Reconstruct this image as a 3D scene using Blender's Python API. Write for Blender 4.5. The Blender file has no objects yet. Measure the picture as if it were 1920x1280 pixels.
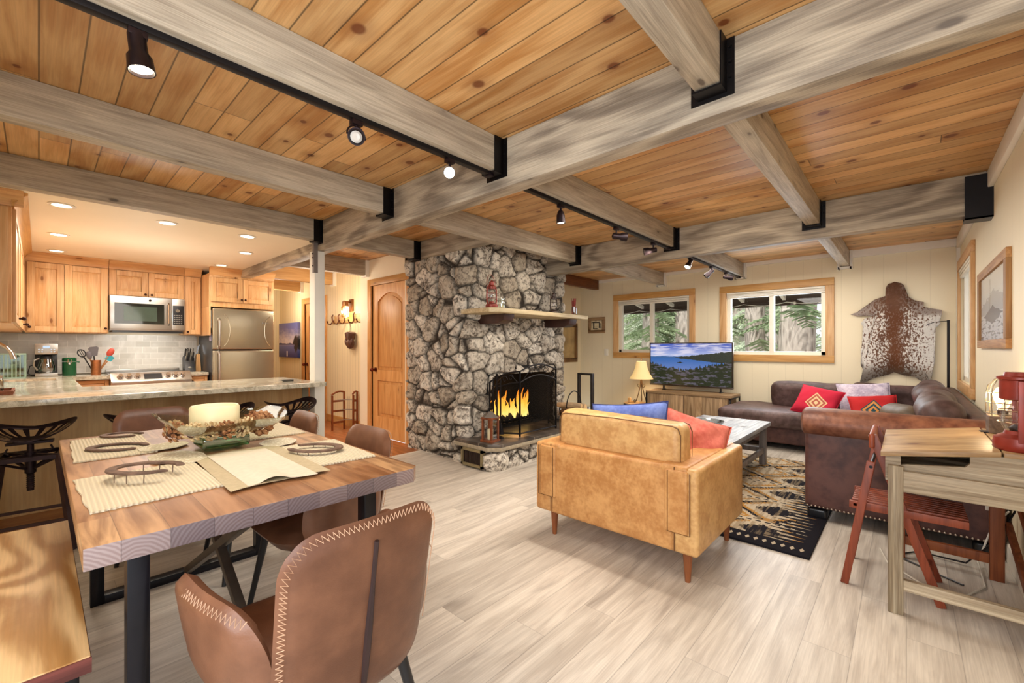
import bpy, bmesh, math, random
from mathutils import Vector, Matrix, noise
random.seed(7)
PI = math.pi
SC = bpy.context.scene
COL = SC.collection
def R(d): return math.radians(d)
def srgb(h):
    h = h.lstrip('#')
    out = []
    for i in (0, 2, 4):
        c = int(h[i:i+2], 16) / 255
        out.append(c/12.92 if c <= .04045 else ((c+.055)/1.055)**2.4)
    return (*out, 1)
# ------------------------------------------------------------------ materials
class NT:
    def __init__(s, name):
        s.m = bpy.data.materials.new(name); s.m.use_nodes = True
        s.t = s.m.node_tree; s.b = s.t.nodes['Principled BSDF']; s.out = s.t.nodes['Material Output']
    def n(s, typ, **kw):
        nd = s.t.nodes.new('ShaderNode' + typ)
        for k, v in kw.items(): setattr(nd, k, v)
        return nd
    def lk(s, a, b): s.t.links.new(a, b)
    def set(s, sock, v):
        if hasattr(v, 'is_output') or isinstance(v, bpy.types.NodeSocket): s.lk(v, sock)
        else: sock.default_value = v
    def m_(s, op, a, b=None, c=None, clamp=False):
        nd = s.n('Math', operation=op); nd.use_clamp = clamp
        s.set(nd.inputs[0], a)
        if b is not None: s.set(nd.inputs[1], b)
        if c is not None: s.set(nd.inputs[2], c)
        return nd.outputs[0]
    def mix(s, f, a, b, blend='MIX'):
        nd = s.n('Mix', data_type='RGBA', blend_type=blend)
        s.set(nd.inputs[0], f); s.set(nd.inputs[6], a); s.set(nd.inputs[7], b)
        return nd.outputs[2]
    def xyz(s, kind='Object'):
        tc = s.n('TexCoord'); sp = s.n('SeparateXYZ'); s.lk(tc.outputs[kind], sp.inputs[0])
        return [sp.outputs[i] for i in range(3)]
    def vec(s, x, y, z):
        nd = s.n('CombineXYZ')
        for i, v in enumerate((x, y, z)): s.set(nd.inputs[i], v)
        return nd.outputs[0]
    def noise(s, vec=None, scale=5, detail=4, dist=0, rough=.5):
        nd = s.n('TexNoise'); nd.inputs['Scale'].default_value = scale; nd.inputs['Detail'].default_value = detail
        nd.inputs['Distortion'].default_value = dist; nd.inputs['Roughness'].default_value = rough
        if vec is None: vec = s.n('TexCoord').outputs['Object']
        s.lk(vec, nd.inputs['Vector'])
        return nd.outputs[0]
    def vor(s, vec=None, scale=5, feat='F1', out='Distance'):
        nd = s.n('TexVoronoi', feature=feat); nd.inputs['Scale'].default_value = scale
        if vec is None: vec = s.n('TexCoord').outputs['Object']
        s.lk(vec, nd.inputs['Vector'])
        return nd.outputs[out]
    def white(s, vec):
        nd = s.n('TexWhiteNoise', noise_dimensions='3D'); s.lk(vec, nd.inputs[0]); return nd.outputs[0]
    def step(s, v, a, b):
        nd = s.n('MapRange', interpolation_type='SMOOTHSTEP'); s.set(nd.inputs[0], v)
        nd.inputs[1].default_value = a; nd.inputs[2].default_value = b
        return nd.outputs[0]
    def rnd(s): return s.n('ObjectInfo').outputs['Random']
    def bump(s, h, strength=.3, dist=.01):
        nd = s.n('Bump'); nd.inputs['Strength'].default_value = strength; nd.inputs['Distance'].default_value = dist
        s.lk(h, nd.inputs['Height']); s.lk(nd.outputs[0], s.b.inputs['Normal'])
    def fin(s, color, rough=.5, metal=0, spec=.5):
        s.set(s.b.inputs['Base Color'], color); s.set(s.b.inputs['Roughness'], rough)
        s.set(s.b.inputs['Metallic'], metal); s.b.inputs['Specular IOR Level'].default_value = spec
        return s.m
MATS = {}
def cached(f):
    def g(name, *a, **k):
        if name not in MATS: MATS[name] = f(name, *a, **k)
        return MATS[name]
    return g
@cached
def plain(name, hexc, rough=.5, metal=0, var=.12, scale=9, bump=0, spec=.5, em=0):
    N = NT(name); c = srgb(hexc)
    nz = N.noise(scale=scale, detail=5)
    col = N.mix(N.step(nz, .3, .7), tuple(x*(1-var) for x in c[:3])+(1,), tuple(min(1, x*(1+var)) for x in c[:3])+(1,))
    if bump: N.bump(N.noise(scale=scale*12, detail=3), bump, .004)
    if em:
        N.set(N.b.inputs['Emission Color'], c); N.b.inputs['Emission Strength'].default_value = em
    return N.fin(col, rough, metal, spec)
@cached
def wood(name, c1, c2, L=0, plank=None, plen=None, tone=.35, gap=.0018, knots=0, gs=1., rough=.5, dark=None, stretch=12, kcol='5a2c12', bump=.15, gapd=.35, streak=None, ringy=0, fine=.12, ks=1., ra=.12):
    """L = axis along the grain; plank = (axis, width)."""
    N = NT(name); X = N.xyz(); rn = N.rnd()
    oth = [i for i in range(3) if i != L]
    along = X[L]
    idv = N.m_('MULTIPLY', rn, 37.)
    if plank:
        pa, w = plank
        i = N.m_('FLOOR', N.m_('DIVIDE', X[pa], w))
        wi = N.white(N.vec(i, 3.3, 1.7))
        if plen:
            ja = N.m_('ADD', N.m_('DIVIDE', along, plen), N.m_('MULTIPLY', wi, 7.))
            j = N.m_('FLOOR', ja)
        else: j = 0.
        pr = N.white(N.vec(i, j, 5.1)); idv = N.m_('ADD', idv, N.m_('MULTIPLY', pr, 61.))
    else: pr = rn
    a_ = N.m_('MULTIPLY_ADD', along, 1.0*gs, idv)
    b_ = N.m_('MULTIPLY', X[oth[0]], stretch*gs); c_ = N.m_('MULTIPLY', X[oth[1]], stretch*gs)
    v = N.vec(a_, b_, c_)
    g1 = N.noise(v, 1.6, 5, 1.2, .6); g2 = N.noise(N.vec(N.m_('MULTIPLY', a_, 2.), N.m_('MULTIPLY', b_, 5.), N.m_('MULTIPLY', c_, 5.)), 1.5, 3)
    if ringy:
        rg = N.m_('SINE', N.m_('MULTIPLY', N.noise(N.vec(N.m_('MULTIPLY', a_, .8), N.m_('MULTIPLY', b_, .35), N.m_('MULTIPLY', c_, .35)), 1.3, 1, .3), ringy))
        g1 = N.m_('ADD', N.m_('MULTIPLY', g1, .55), N.m_('MULTIPLY_ADD', rg, ra, .22))
    f = N.m_('ADD', N.m_('MULTIPLY', g1, .75), N.m_('MULTIPLY', g2, .25))
    col = N.mix(N.step(f, .32, .68), srgb(c1), srgb(c2))
    g3 = N.noise(N.vec(N.m_('MULTIPLY', a_, 3.), N.m_('MULTIPLY', b_, 16.), N.m_('MULTIPLY', c_, 16.)), 1.4, 2)
    fk = N.m_('MULTIPLY_ADD', N.step(g3, .3, .7), fine, 1-fine*.6)
    col = N.mix(1., col, N.vec(fk, fk, fk), 'MULTIPLY')
    if streak:
        sk = N.step(N.noise(N.vec(N.m_('MULTIPLY', a_, .7), N.m_('MULTIPLY', b_, .45), c_), 1.7, 4, .8), *streak[1:3])
        col = N.mix(N.m_('MULTIPLY', sk, streak[3]), col, srgb(streak[0]))
    tv = N.m_('MULTIPLY_ADD', pr, tone, 1-tone*.55)
    tn = N.vec(tv, tv, tv)
    col = N.mix(1., col, tn, 'MULTIPLY')
    h = g2
    if knots:
        if plank:
            vn = N.n('TexVoronoi', voronoi_dimensions='2D'); vn.inputs['Scale'].default_value = knots
            N.lk(N.vec(N.m_('MULTIPLY', along, 3.2), N.m_('MULTIPLY', X[plank[0]], 3.8), 0.), vn.inputs['Vector']); vd = vn.outputs['Distance']
            kr = N.n('SeparateColor'); N.lk(vn.outputs['Color'], kr.inputs[0])
            vd = N.m_('ADD', N.m_('MULTIPLY', vd, N.m_('MULTIPLY_ADD', kr.outputs[1], .9, .55)), N.m_('MULTIPLY', N.m_('LESS_THAN', kr.outputs[0], .35), 9.))
        else:
            vd = N.vor(N.vec(N.m_('MULTIPLY', along, 2.2), N.m_('MULTIPLY_ADD', X[oth[0]], 5.5, idv), N.m_('MULTIPLY', X[oth[1]], 5.5)), knots)
        kk = N.m_('SUBTRACT', 1., N.step(vd, .045*ks, .09*ks))
        col = N.mix(N.m_('MULTIPLY', kk, .85), col, srgb(kcol))
        halo = N.m_('SUBTRACT', 1., N.step(vd, .07*ks, .26*ks))
        col = N.mix(N.m_('MULTIPLY', halo, .25), col, srgb(kcol))
    if plank:
        fr = N.m_('FRACT', N.m_('DIVIDE', X[pa], w))
        ed = N.m_('MULTIPLY', N.m_('MINIMUM', fr, N.m_('SUBTRACT', 1., fr)), w)
        e = N.step(ed, gap*.4, gap*1.6)
        if plen:
            fj = N.m_('FRACT', ja); e2 = N.step(N.m_('MULTIPLY', N.m_('MINIMUM', fj, N.m_('SUBTRACT', 1., fj)), plen), gap*.3, gap*1.3)
            e = N.m_('MULTIPLY', e, e2)
        dk = N.m_('MULTIPLY_ADD', e, 1-gapd, gapd)
        col = N.mix(1., col, N.vec(dk, dk, dk), 'MULTIPLY')
        h = N.m_('ADD', N.m_('MULTIPLY', g2, .3), e)
    if bump: N.bump(h, bump, .003)
    return N.fin(col, rough, 0, .35)
@cached
def leather(name, c1, c2, rough=.42, scale=7, c3=None):
    N = NT(name)
    n1 = N.noise(scale=scale, detail=6, rough=.65); n2 = N.noise(scale=scale*5, detail=4)
    col = N.mix(N.step(N.m_('MULTIPLY_ADD', n2, .3, N.m_('MULTIPLY', n1, .7)), .36, .64), srgb(c1), srgb(c2))
    v = N.vor(scale=260); N.bump(N.m_('ADD', N.m_('MULTIPLY', v, .5), n2), .12, .003)
    return N.fin(col, rough, 0, .4)
@cached
def glass(name, hexc='ffffff', rough=.02, alpha=.12, fres=.6):
    """Thin clear pane: transparent mixed with glossy."""
    N = NT(name)
    tr = N.n('BsdfTransparent'); tr.inputs[0].default_value = srgb(hexc)
    gl = N.n('BsdfGlossy'); gl.inputs['Roughness'].default_value = rough
    mx = N.n('MixShader'); lw = N.n('LayerWeight'); lw.inputs[0].default_value = .25
    N.lk(N.m_('MULTIPLY_ADD', lw.outputs['Fresnel'], fres, alpha, clamp=True), mx.inputs[0])
    N.lk(tr.outputs[0], mx.inputs[1]); N.lk(gl.outputs[0], mx.inputs[2]); N.lk(mx.outputs[0], N.out.inputs[0])
    return N.m
@cached
def emit(name, hexc, strength):
    N = NT(name); c = srgb(hexc)
    N.set(N.b.inputs['Emission Color'], c); N.b.inputs['Emission Strength'].default_value = strength
    return N.fin(c, .6)
# ------------------------------------------------------------------ mesh builder
class MB:
    def __init__(s): s.v = []; s.f = []; s.M = None
    def add(s, vs, fs):
        o = len(s.v)
        for p in vs:
            p = Vector(p)
            if s.M is not None: p = s.M @ p
            s.v.append(p)
        s.f += [tuple(i+o for i in f) for f in fs]; return s
    def box(s, x0, y0, z0, x1, y1, z1):
        x0, x1 = min(x0, x1), max(x0, x1); y0, y1 = min(y0, y1), max(y0, y1); z0, z1 = min(z0, z1), max(z0, z1)
        v = [(x, y, z) for x in (x0, x1) for y in (y0, y1) for z in (z0, z1)]
        return s.add(v, [(0,1,3,2),(4,6,7,5),(0,4,5,1),(2,3,7,6),(0,2,6,4),(1,5,7,3)])
    def bar(s, p0, p1, w, h, up=(0,0,1)):
        p0, p1 = Vector(p0), Vector(p1); d = (p1-p0).normalized(); u = Vector(up)
        sd = d.cross(u)
        if sd.length < 1e-4: sd = d.cross(Vector((1,0,0)))
        sd.normalize(); u = sd.cross(d).normalized()
        v = [p + sd*a*w/2 + u*b*h/2 for p in (p0, p1) for a, b in ((-1,-1),(1,-1),(1,1),(-1,1))]
        return s.add(v, [(0,1,2,3),(7,6,5,4),(0,4,5,1),(1,5,6,2),(2,6,7,3),(3,7,4,0)])
    def cone(s, p0, p1, r0, r1=None, seg=14, caps=True):
        r1 = r0 if r1 is None else r1
        p0, p1 = Vector(p0), Vector(p1); d = (p1-p0).normalized()
        a = d.orthogonal().normalized(); b = d.cross(a)
        v = []; 
        for p, r in ((p0, r0), (p1, r1)):
            v += [p + (a*math.cos(2*PI*k/seg) + b*math.sin(2*PI*k/seg))*r for k in range(seg)]
        f = [(k, (k+1) % seg, seg+(k+1) % seg, seg+k) for k in range(seg)]
        if caps: f += [tuple(range(seg))[::-1], tuple(range(seg, 2*seg))]
        return s.add(v, f)
    def tube(s, pts, r, seg=6, closed=False, flat=None):
        pts = [Vector(p) for p in pts]; n = len(pts); v = []; prev = None
        for i, p in enumerate(pts):
            if closed: d = pts[(i+1) % n] - pts[i-1]
            else: d = pts[min(i+1, n-1)] - pts[max(i-1, 0)]
            d.normalize()
            a = d.orthogonal().normalized() if prev is None else (prev - d*prev.dot(d)).normalized()
            prev = a; b = d.cross(a)
            rr = r[i] if isinstance(r, (list, tuple)) else r
            v += [p + (a*math.cos(2*PI*k/seg) + b*math.sin(2*PI*k/seg))*rr for k in range(seg)]
        f = []
        for i in range(n if closed else n-1):
            o, q = i*seg, ((i+1) % n)*seg
            f += [(o+k, o+(k+1) % seg, q+(k+1) % seg, q+k) for k in range(seg)]
        if not closed: f += [tuple(range(seg))[::-1], tuple(range((n-1)*seg, n*seg))]
        return s.add(v, f)
    def lathe(s, prof, c=(0,0,0), seg=24, caps=True, sq=None):
        v = []
        for r, z in prof:
            for k in range(seg):
                t = 2*PI*k/seg; x, y = math.cos(t), math.sin(t)
                if sq: q = (abs(x)**sq + abs(y)**sq)**(1/sq); x /= q; y /= q
                v.append((c[0]+x*r, c[1]+y*r, c[2]+z))
        f = []
        for i in range(len(prof)-1):
            f += [(i*seg+k, i*seg+(k+1) % seg, (i+1)*seg+(k+1) % seg, (i+1)*seg+k) for k in range(seg)]
        if caps: f += [tuple(range(seg))[::-1], tuple(range((len(prof)-1)*seg, len(prof)*seg))]
        return s.add(v, f)
    def prism(s, poly, ax, d0, d1):
        """poly of 2D points in the plane of the other two axes (cyclic order)."""
        def mk(p, d):
            if ax == 0: return (d, p[0], p[1])
            if ax == 1: return (p[0], d, p[1])
            return (p[0], p[1], d)
        n = len(poly)
        v = [mk(p, d0) for p in poly] + [mk(p, d1) for p in poly]
        return s.add(v, [tuple(range(n)), tuple(range(n, 2*n))[::-1]] + [(k, (k+1) % n, n+(k+1) % n, n+k) for k in range(n)])
    def ball(s, c, r, seg=14, rings=9):
        if not hasattr(r, '__len__'): r = (r, r, r)
        prof = [(max(math.sin(PI*i/rings), 1e-3), -math.cos(PI*i/rings)) for i in range(rings+1)]
        v = []
        for a, z in prof:
            v += [(c[0]+a*math.cos(2*PI*k/seg)*r[0], c[1]+a*math.sin(2*PI*k/seg)*r[1], c[2]+z*r[2]) for k in range(seg)]
        f = []
        for i in range(rings): f += [(i*seg+k, i*seg+(k+1) % seg, (i+1)*seg+(k+1) % seg, (i+1)*seg+k) for k in range(seg)]
        return s.add(v, f)
    def grid(s, fn, nu, nv, cu=False):
        v = [fn(i/nu, j/nv) for i in range(nu+1) for j in range(nv+1)]
        f = [(i*(nv+1)+j, (i+1)*(nv+1)+j, (i+1)*(nv+1)+j+1, i*(nv+1)+j+1) for i in range(nu) for j in range(nv)]
        return s.add(v, f)
    def rbox(s, c, size, r, k=4, n=6, fn=None):
        """Rounded box; fn(p, d) may displace each point (p local, d = outward direction)."""
        h = [x/2 for x in size]; r = min(r, *[x*.999 for x in h])
        def ts(a):
            out = [-a + r*i/k for i in range(k)]
            m = [-(a-r) + 2*(a-r)*i/n for i in range(n+1)]
            return out + m + [a - r + r*(i+1)/k for i in range(k)]
        A = [ts(x) for x in h]
        for ax in range(3):
            o = [i for i in range(3) if i != ax]
            for sg in (-1, 1):
                U, V = A[o[0]], A[o[1]]; vs = []
                for u in U:
                    for w in V:
                        p = [0,0,0]; p[ax] = sg*h[ax]; p[o[0]] = u; p[o[1]] = w
                        q = [max(-(h[i]-r), min(h[i]-r, p[i])) for i in range(3)]
                        d = Vector([p[i]-q[i] for i in range(3)])
                        # spread the angles evenly
                        d = Vector([math.tan(x/r*PI/4)*r if abs(x) < r*.999 else x for x in d]); d.normalize()
                        P = Vector(q) + d*r
                        if fn: P = fn(P, d)
                        vs.append((P[0]+c[0], P[1]+c[1], P[2]+c[2]))
                m = len(V); fs = [(i*m+j, (i+1)*m+j, (i+1)*m+j+1, i*m+j+1) for i in range(len(U)-1) for j in range(m-1)]
                s.add(vs, fs)
        return s
    def shell(s, a, b, rad, th, fn, n=14, edge=3.):
        """Padded rounded-rectangle panel; fn(u, v, off) gives the point. u in [-a,a], v in [-b,b]."""
        def mp(i, j):
            u = -a + 2*a*i/n; v = -b + 2*b*j/n
            qu = max(-(a-rad), min(a-rad, u)); qv = max(-(b-rad), min(b-rad, v))
            du, dv = u-qu, v-qv
            if du and dv:
                m = max(abs(du), abs(dv)); l = math.hypot(du, dv); du, dv = du/l*m, dv/l*m
            e = max(abs(u)/a if True else 0, abs(v)/b)
            return qu+du, qv+dv, th/2*max(0., 1-e**(edge*2))**.5
        for sg in (1, -1):
            vs = []
            for i in range(n+1):
                for j in range(n+1):
                    u, v, t = mp(i, j); vs.append(fn(u, v, sg*t))
            s.add(vs, [(i*(n+1)+j, (i+1)*(n+1)+j, (i+1)*(n+1)+j+1, i*(n+1)+j+1) for i in range(n) for j in range(n)])
        return s
    def pillow(s, w, d, h, n=12, pinch=.07, wr=.0, seed=0):
        for sg in (1, -1):
            vs = []
            for i in range(n+1):
                for j in range(n+1):
                    u, v = -1+2*i/n, -1+2*j/n
                    z = h/2*(max(0, 1-abs(u)**3.2)*max(0, 1-abs(v)**3.2))**.55
                    x = u*w/2*(1-pinch*(1-v*v)*abs(u)); y = v*d/2*(1-pinch*(1-u*u)*abs(v))
                    z += wr*noise.noise((u*2.2+seed, v*2.2, sg*3.))*(1-u**4)*(1-v**4)
                    vs.append((x, y, sg*z))
            s.add(vs, [(i*(n+1)+j, (i+1)*(n+1)+j, (i+1)*(n+1)+j+1, i*(n+1)+j+1) for i in range(n) for j in range(n)])
        return s
def rootloc(o):
    p = Vector((0,0,0))
    while o is not None: p += o.location; o = o.parent
    return p
def build(mb, name, mat, parent=None, base=None, smooth=True, bevel=0, seg=2, ang=38, w=True):
    me = bpy.data.meshes.new(name)
    off = Vector(base) if base is not None else (rootloc(parent) if (parent is not None and w) else Vector((0,0,0)))
    me.from_pydata([tuple(p-off) for p in mb.v], [], mb.f)
    bm = bmesh.new(); bm.from_mesh(me)
    bmesh.ops.remove_doubles(bm, verts=bm.verts, dist=1e-5)
    bmesh.ops.recalc_face_normals(bm, faces=bm.faces)
    if bevel:
        ed = [e for e in bm.edges if len(e.link_faces) == 2 and e.calc_face_angle(0) > R(30)]
        bmesh.ops.bevel(bm, geom=ed, offset=bevel, segments=seg, profile=.6, affect='EDGES', clamp_overlap=True)
    bm.to_mesh(me); bm.free()
    if smooth:
        me.shade_smooth(); me.set_sharp_from_angle(angle=R(ang))
    me.materials.append(mat)
    o = bpy.data.objects.new(name, me); COL.objects.link(o)
    if base is not None: o.location = base
    if parent is not None: o.parent = parent
    return o
def tag(o, label, cat, group=None, kind=None):
    if label: o['label'] = label
    if cat: o['category'] = cat
    if group: o['group'] = group
    if kind: o['kind'] = kind
    return o
def T(name, label, cat, loc=(0,0,0), rz=0, group=None):
    o = bpy.data.objects.new(name, None); COL.objects.link(o); o.empty_display_size = .1
    o.location = loc; o.rotation_euler = (0, 0, rz); return tag(o, label, cat, group)
def P(parent, name, mb, mat, label=None, **k):
    o = build(mb, name, mat, parent, **k)
    if label: o['label'] = label
    return o
def S(name, mb, mat, label, cat, base, group=None, **k):
    return tag(build(mb, name, mat, None, base=base, **k), label, cat, group)
def ST(name, mb, mat, parent=None, **k):
    o = build(mb, name, mat, parent, **k)
    if parent is None: o['kind'] = 'structure'
    return o
def STE(name, loc):
    o = bpy.data.objects.new(name, None); COL.objects.link(o); o.location = loc; o['kind'] = 'structure'; return o
def dup(root, loc, rz, label, group=None):
    def cp(o, par):
        c = o.copy(); COL.objects.link(c)
        if par is not None: c.parent = par
        for ch in KIDS.get(o.name, list(o.children)): cp(ch, c)
        return c
    c = cp(root, None); c.location = loc; c.rotation_euler = (0, 0, rz); c['label'] = label
    if group: c['group'] = group
    return c
KIDS = {}
def B(*a): return MB().box(*a)
# common materials
M_alder = wood('alder_wood', 'c8955f', 'e0b785', L=2, tone=.22, knots=1.1, rough=.38, stretch=9, kcol='7a4a22', bump=.05)
M_alder_h = wood('alder_wood_flat', 'c9915a', 'ddb07a', L=0, tone=.2, knots=1.0, rough=.38, stretch=9, kcol='7a4a22', bump=.05)
M_alder_y = wood('alder_wood_side', 'c08a4c', 'd8a866', L=1, tone=.2, knots=1.2, rough=.4, stretch=9, kcol='7a4a22', bump=.05)
M_door = wood('knotty_alder_door', 'c98d4e', 'e0ad70', L=2, tone=.12, knots=1.1, rough=.4, stretch=9, kcol='6d3c18', bump=.05)
M_black = plain('black_iron', '1d1a1c', .45, .6, .2)
M_bronze = plain('dark_bronze', '2b2023', .4, .7, .2)
M_steel = plain('stainless_steel', 'b9b5ae', .28, .9, .05, 3)
M_chrome = plain('polished_chrome', 'd0d0d0', .12, 1., .03)
M_white = plain('white_paint', 'efe9dc', .5, 0, .03, 3)
M_frame_w = plain('vinyl_white', 'ece6d6', .4, 0, .03, 3)
M_wax = plain('ivory_wax', 'f3e8bd', .5, 0, .03, 5, em=.06)  # faint emission added to brighten the unlit wax
M_blkpl = plain('black_plastic', '17171a', .3, 0, .1)
M_glass = glass('clear_glass', alpha=.05)
M_pane = glass('window_pane_glass', alpha=.015, fres=.12)
M_tan_w = wood('pale_wood', 'c79a5e', 'dfb982', L=2, rough=.5)
M_paper = plain('paper_white', 'e6e2d8', .7, 0, .06, 20)
# ================================================================== THE SETTING
def panelwall(name, hexc, ax, sp, depth=.75, gap=.004):
    N = NT(name); X = N.xyz(); c = srgb(hexc)
    fr = N.m_('FRACT', N.m_('DIVIDE', X[ax], sp)); ed = N.m_('MULTIPLY', N.m_('MINIMUM', fr, N.m_('SUBTRACT', 1., fr)), sp)
    e = N.step(ed, gap*.3, gap*1.5); k = N.m_('MULTIPLY_ADD', e, 1-depth, depth)
    nz = N.m_('MULTIPLY_ADD', N.noise(scale=1.3, detail=3), .08, .96)
    k = N.m_('MULTIPLY', k, nz)
    col = N.mix(1., c, N.vec(k, k, k), 'MULTIPLY'); N.bump(e, .25, .004)
    return N.fin(col, .55, 0, .3)
M_wall_x = panelwall('cream_panel_wall', 'ecdfc0', 1, .21, .93)
M_wall_y = panelwall('cream_panel_wall_side', 'ecdfc0', 0, .21, .93)
M_bead_x = panelwall('beadboard_wall', 'f0e0b8', 1, .085, .72)
M_bead_y = panelwall('beadboard_wall_side', 'f0e0b8', 0, .085, .72)
M_plaster = plain('cream_plaster', 'efe3c8', .6, 0, .03, 2)
M_kceil = plain('kitchen_ceiling_paint', 'f6ead0', .6, 0, .02, 2)

# floor: pale hickory planks along X; red-brown planks in the hall
M_floor = wood('pale_plank_floor', 'bab0a3', 'd9d1c4', L=0, plank=(1, .165), plen=1.5, tone=.17, gap=.0014, rough=.4, stretch=9, gapd=.68, streak=('786c64', .56, .80, .6), bump=.08)
M_hall = wood('red_brown_plank_floor', '8a4c28', 'b87445', L=1, plank=(0, .1), plen=1.1, tone=.4, gap=.0014, rough=.32, stretch=10, gapd=.6, bump=.08)
ST('floor', B(-1.2, -1.2, -.12, 7.3, 4.35, 0), M_floor)
ST('floor', B(-1.2, 4.35, -.12, 3.2, 9.6, .0), M_hall)
ST('floor', B(3.2, 5.95, -.12, 3.4, 9.6, .0), M_hall)
M_ceil = wood('knotty_pine_ceiling', 'b57f45', 'dab079', L=1, plank=(0, .132), plen=4.4, tone=.36, gap=.003, rough=.38, stretch=8, knots=.95, ks=.85, gapd=.3, kcol='6a3010', bump=.1, ringy=16)
ST('ceiling', B(-3.4, -.6, 2.49, 7.3, 9.6, 2.6), M_ceil)  # carried on unseen behind the camera to keep the sun lamp out
ST('ceiling', B(-.6, 4.34, 2.30, 1.87, 7.6, 2.36), M_kceil)

def wall_holes(ax, a0, a1, u0, u1, z0, z1, holes):
    """Slab between a0..a1 on axis ax, spanning u, with rectangular holes (u0,u1,z0,z1)."""
    mb = MB()
    def bx(ua, ub, za, zb):
        if ub-ua < 1e-4 or zb-za < 1e-4: return
        mb.box(a0, ua, za, a1, ub, zb) if ax == 0 else mb.box(ua, a0, za, ub, a1, zb)
    cur = u0
    for (ha, hb, hz0, hz1) in sorted(holes):
        bx(cur, ha, z0, z1); bx(ha, hb, z0, hz0); bx(ha, hb, hz1, z1); cur = hb
    bx(cur, u1, z0, z1); return mb
WL = (2.59, 3.86, 1.15, 2.085)      # clear opening of left window (Y0,Y1,Z0,Z1)
WR = (.80, 2.03, 1.135, 2.07)
WS = (5.68, 6.93, .88, 2.10)        # in the right-hand wall (X0,X1,Z0,Z1)
ST('wall_back', wall_holes(0, 7.1, 7.25, -.6, 4.9, 0, 2.49, [WL, WR]), M_wall_x, smooth=False)
ST('wall_right', wall_holes(1, -.6, -.45, 1.0, 7.1, 0, 2.49, [WS]), M_wall_y, smooth=False)
ST('wall_center', B(3.2, 4.68, 0, 7.1, 4.8, 2.49), M_wall_y, smooth=False)
ST('wall_door', wall_holes(0, 3.2, 3.32, 4.3, 5.95, 0, 2.49, [(4.745, 5.625, 0, 2.115)]), M_plaster, smooth=False)
ST('wall_closet', B(3.9, 4.7, 0, 4.0, 5.95, 2.49), M_plaster, smooth=False)
ST('wall_hall', wall_holes(0, 3.3, 3.4, 5.95, 9.5, 0, 2.49, [(7.37, 8.17, 0, 2.03)]), M_bead_x, smooth=False)
ST('wall_far', wall_holes(1, 9.4, 9.5, 1.9, 3.3, 0, 2.49, [(2.3, 3.05, 0, 2.03)]), M_bead_y, smooth=False)
ST('wall_kitchen', B(-.62, 7.51, 0, 2.36, 7.6, 2.49), M_plaster, smooth=False)
ST('wall_hallside', B(2.3, 7.6, 0, 2.36, 9.4, 2.49), M_bead_x, smooth=False)
ST('wall_left', B(-.62, 1.35, 0, -.51, 7.51, 2.49), M_plaster, smooth=False)
# crown and corner trim, baseboards
ST('trim_1', B(1.0, -.45, 2.37, 7.1, -.42, 2.49), M_white, bevel=.006)
ST('trim_2', MB().box(7.06, -.42, 2.40, 7.1, .54, 2.49).box(7.06, .64, 2.44, 7.1, 1.78, 2.49).box(7.06, 1.88, 2.44, 7.1, 2.99, 2.49).box(7.06, 3.09, 2.44, 7.1, 4.65, 2.49), M_white)
ST('trim_3', B(7.02, -.45, .0, 7.1, -.42, 2.4), M_white)
ST('baseboard_back', B(7.08, -.42, 0, 7.1, 4.68, .11), M_white, bevel=.004)
ST('baseboard_right', B(1.0, -.45, 0, 7.08, -.43, .11), M_white, bevel=.004)
ST('baseboard_door', MB().box(3.18, 4.34, 0, 3.2, 4.62, .12).box(3.18, 5.74, 0, 3.2, 5.95, .12), M_alder_y, bevel=.004)
ST('baseboard_hall', MB().box(3.28, 5.95, 0, 3.3, 7.26, .12).box(3.28, 8.28, 0, 3.3, 9.4, .12), M_alder_y, bevel=.004)
# ------------------------------------------------------------------ timber beams
M_beam_x = wood('whitewashed_timber', '9a8e7d', 'c4b9a5', L=0, tone=.2, rough=.6, stretch=13, knots=1.1, kcol='5f564e', bump=.25, fine=.28, streak=('cfc5b2', .5, .8, .5))
M_beam_y = wood('whitewashed_girder_timber', '786c5e', 'b9ac97', L=1, tone=.14, rough=.6, stretch=9, knots=.8, kcol='5a5048', bump=.3, ringy=30, fine=.3, streak=('c6baa4', .5, .8, .45))
M_beam_w = wood('honey_timber', 'b98d58', 'd2a972', L=0, tone=.18, rough=.55, stretch=10, knots=1.1, kcol='7a5030')
M_hang = plain('black_steel_plate', '161314', .38, .6, .2)
def beam(x0, x1, y0, y1, z0, z1, label, mat=M_beam_x, hang=(), group='timber ceiling beams'):
    t = T('ceiling_beam', label, 'beam', (x0, y0, z0), group=group)
    P(t, 'timber', B(x0, y0, z0, x1, y1, z1), mat, bevel=.006)
    for xe, sg in hang:       # joist hanger wrapped round the end at x = xe (sg: direction back along the beam)
        a, b = sorted((xe, xe+sg*.07))
        m = MB().box(a, y0-.006, z0-.008, b, y0, z1-.001).box(a, y1, z0-.008, b, y1+.006, z1-.001).box(a, y0-.006, z0-.014, b, y1+.006, z0-.006)
        m.box(xe-.004*sg, y0-.035, z0-.03, xe, y1+.035, z1-.001)
        for z in (z0+.04, z0+.1, z0+.16):
            for yy in (y0-.02, y1+.02): m.cone((xe, yy, z), (xe+sg*.012, yy, z), .006, seg=6)
        P(t, 'joist_hanger', m, M_hang, smooth=False)
    return t
g1 = T('ceiling_girder', 'long grey timber girder crossing the ceiling over the post, its near end at top right', 'beam', (1.87, -.4, 2.2))
P(g1, 'timber', B(1.87, -.44, 2.20, 1.99, 6.82, 2.489), M_beam_y, bevel=.008)
g2 = T('ceiling_girder', 'grey timber girder from the chimney stones to the steel bracket on the picture wall', 'beam', (4.5, -.3, 2.19))
P(g2, 'timber', B(4.5, -.42, 2.19, 4.62, 3.66, 2.489), M_beam_y, bevel=.008)
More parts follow.
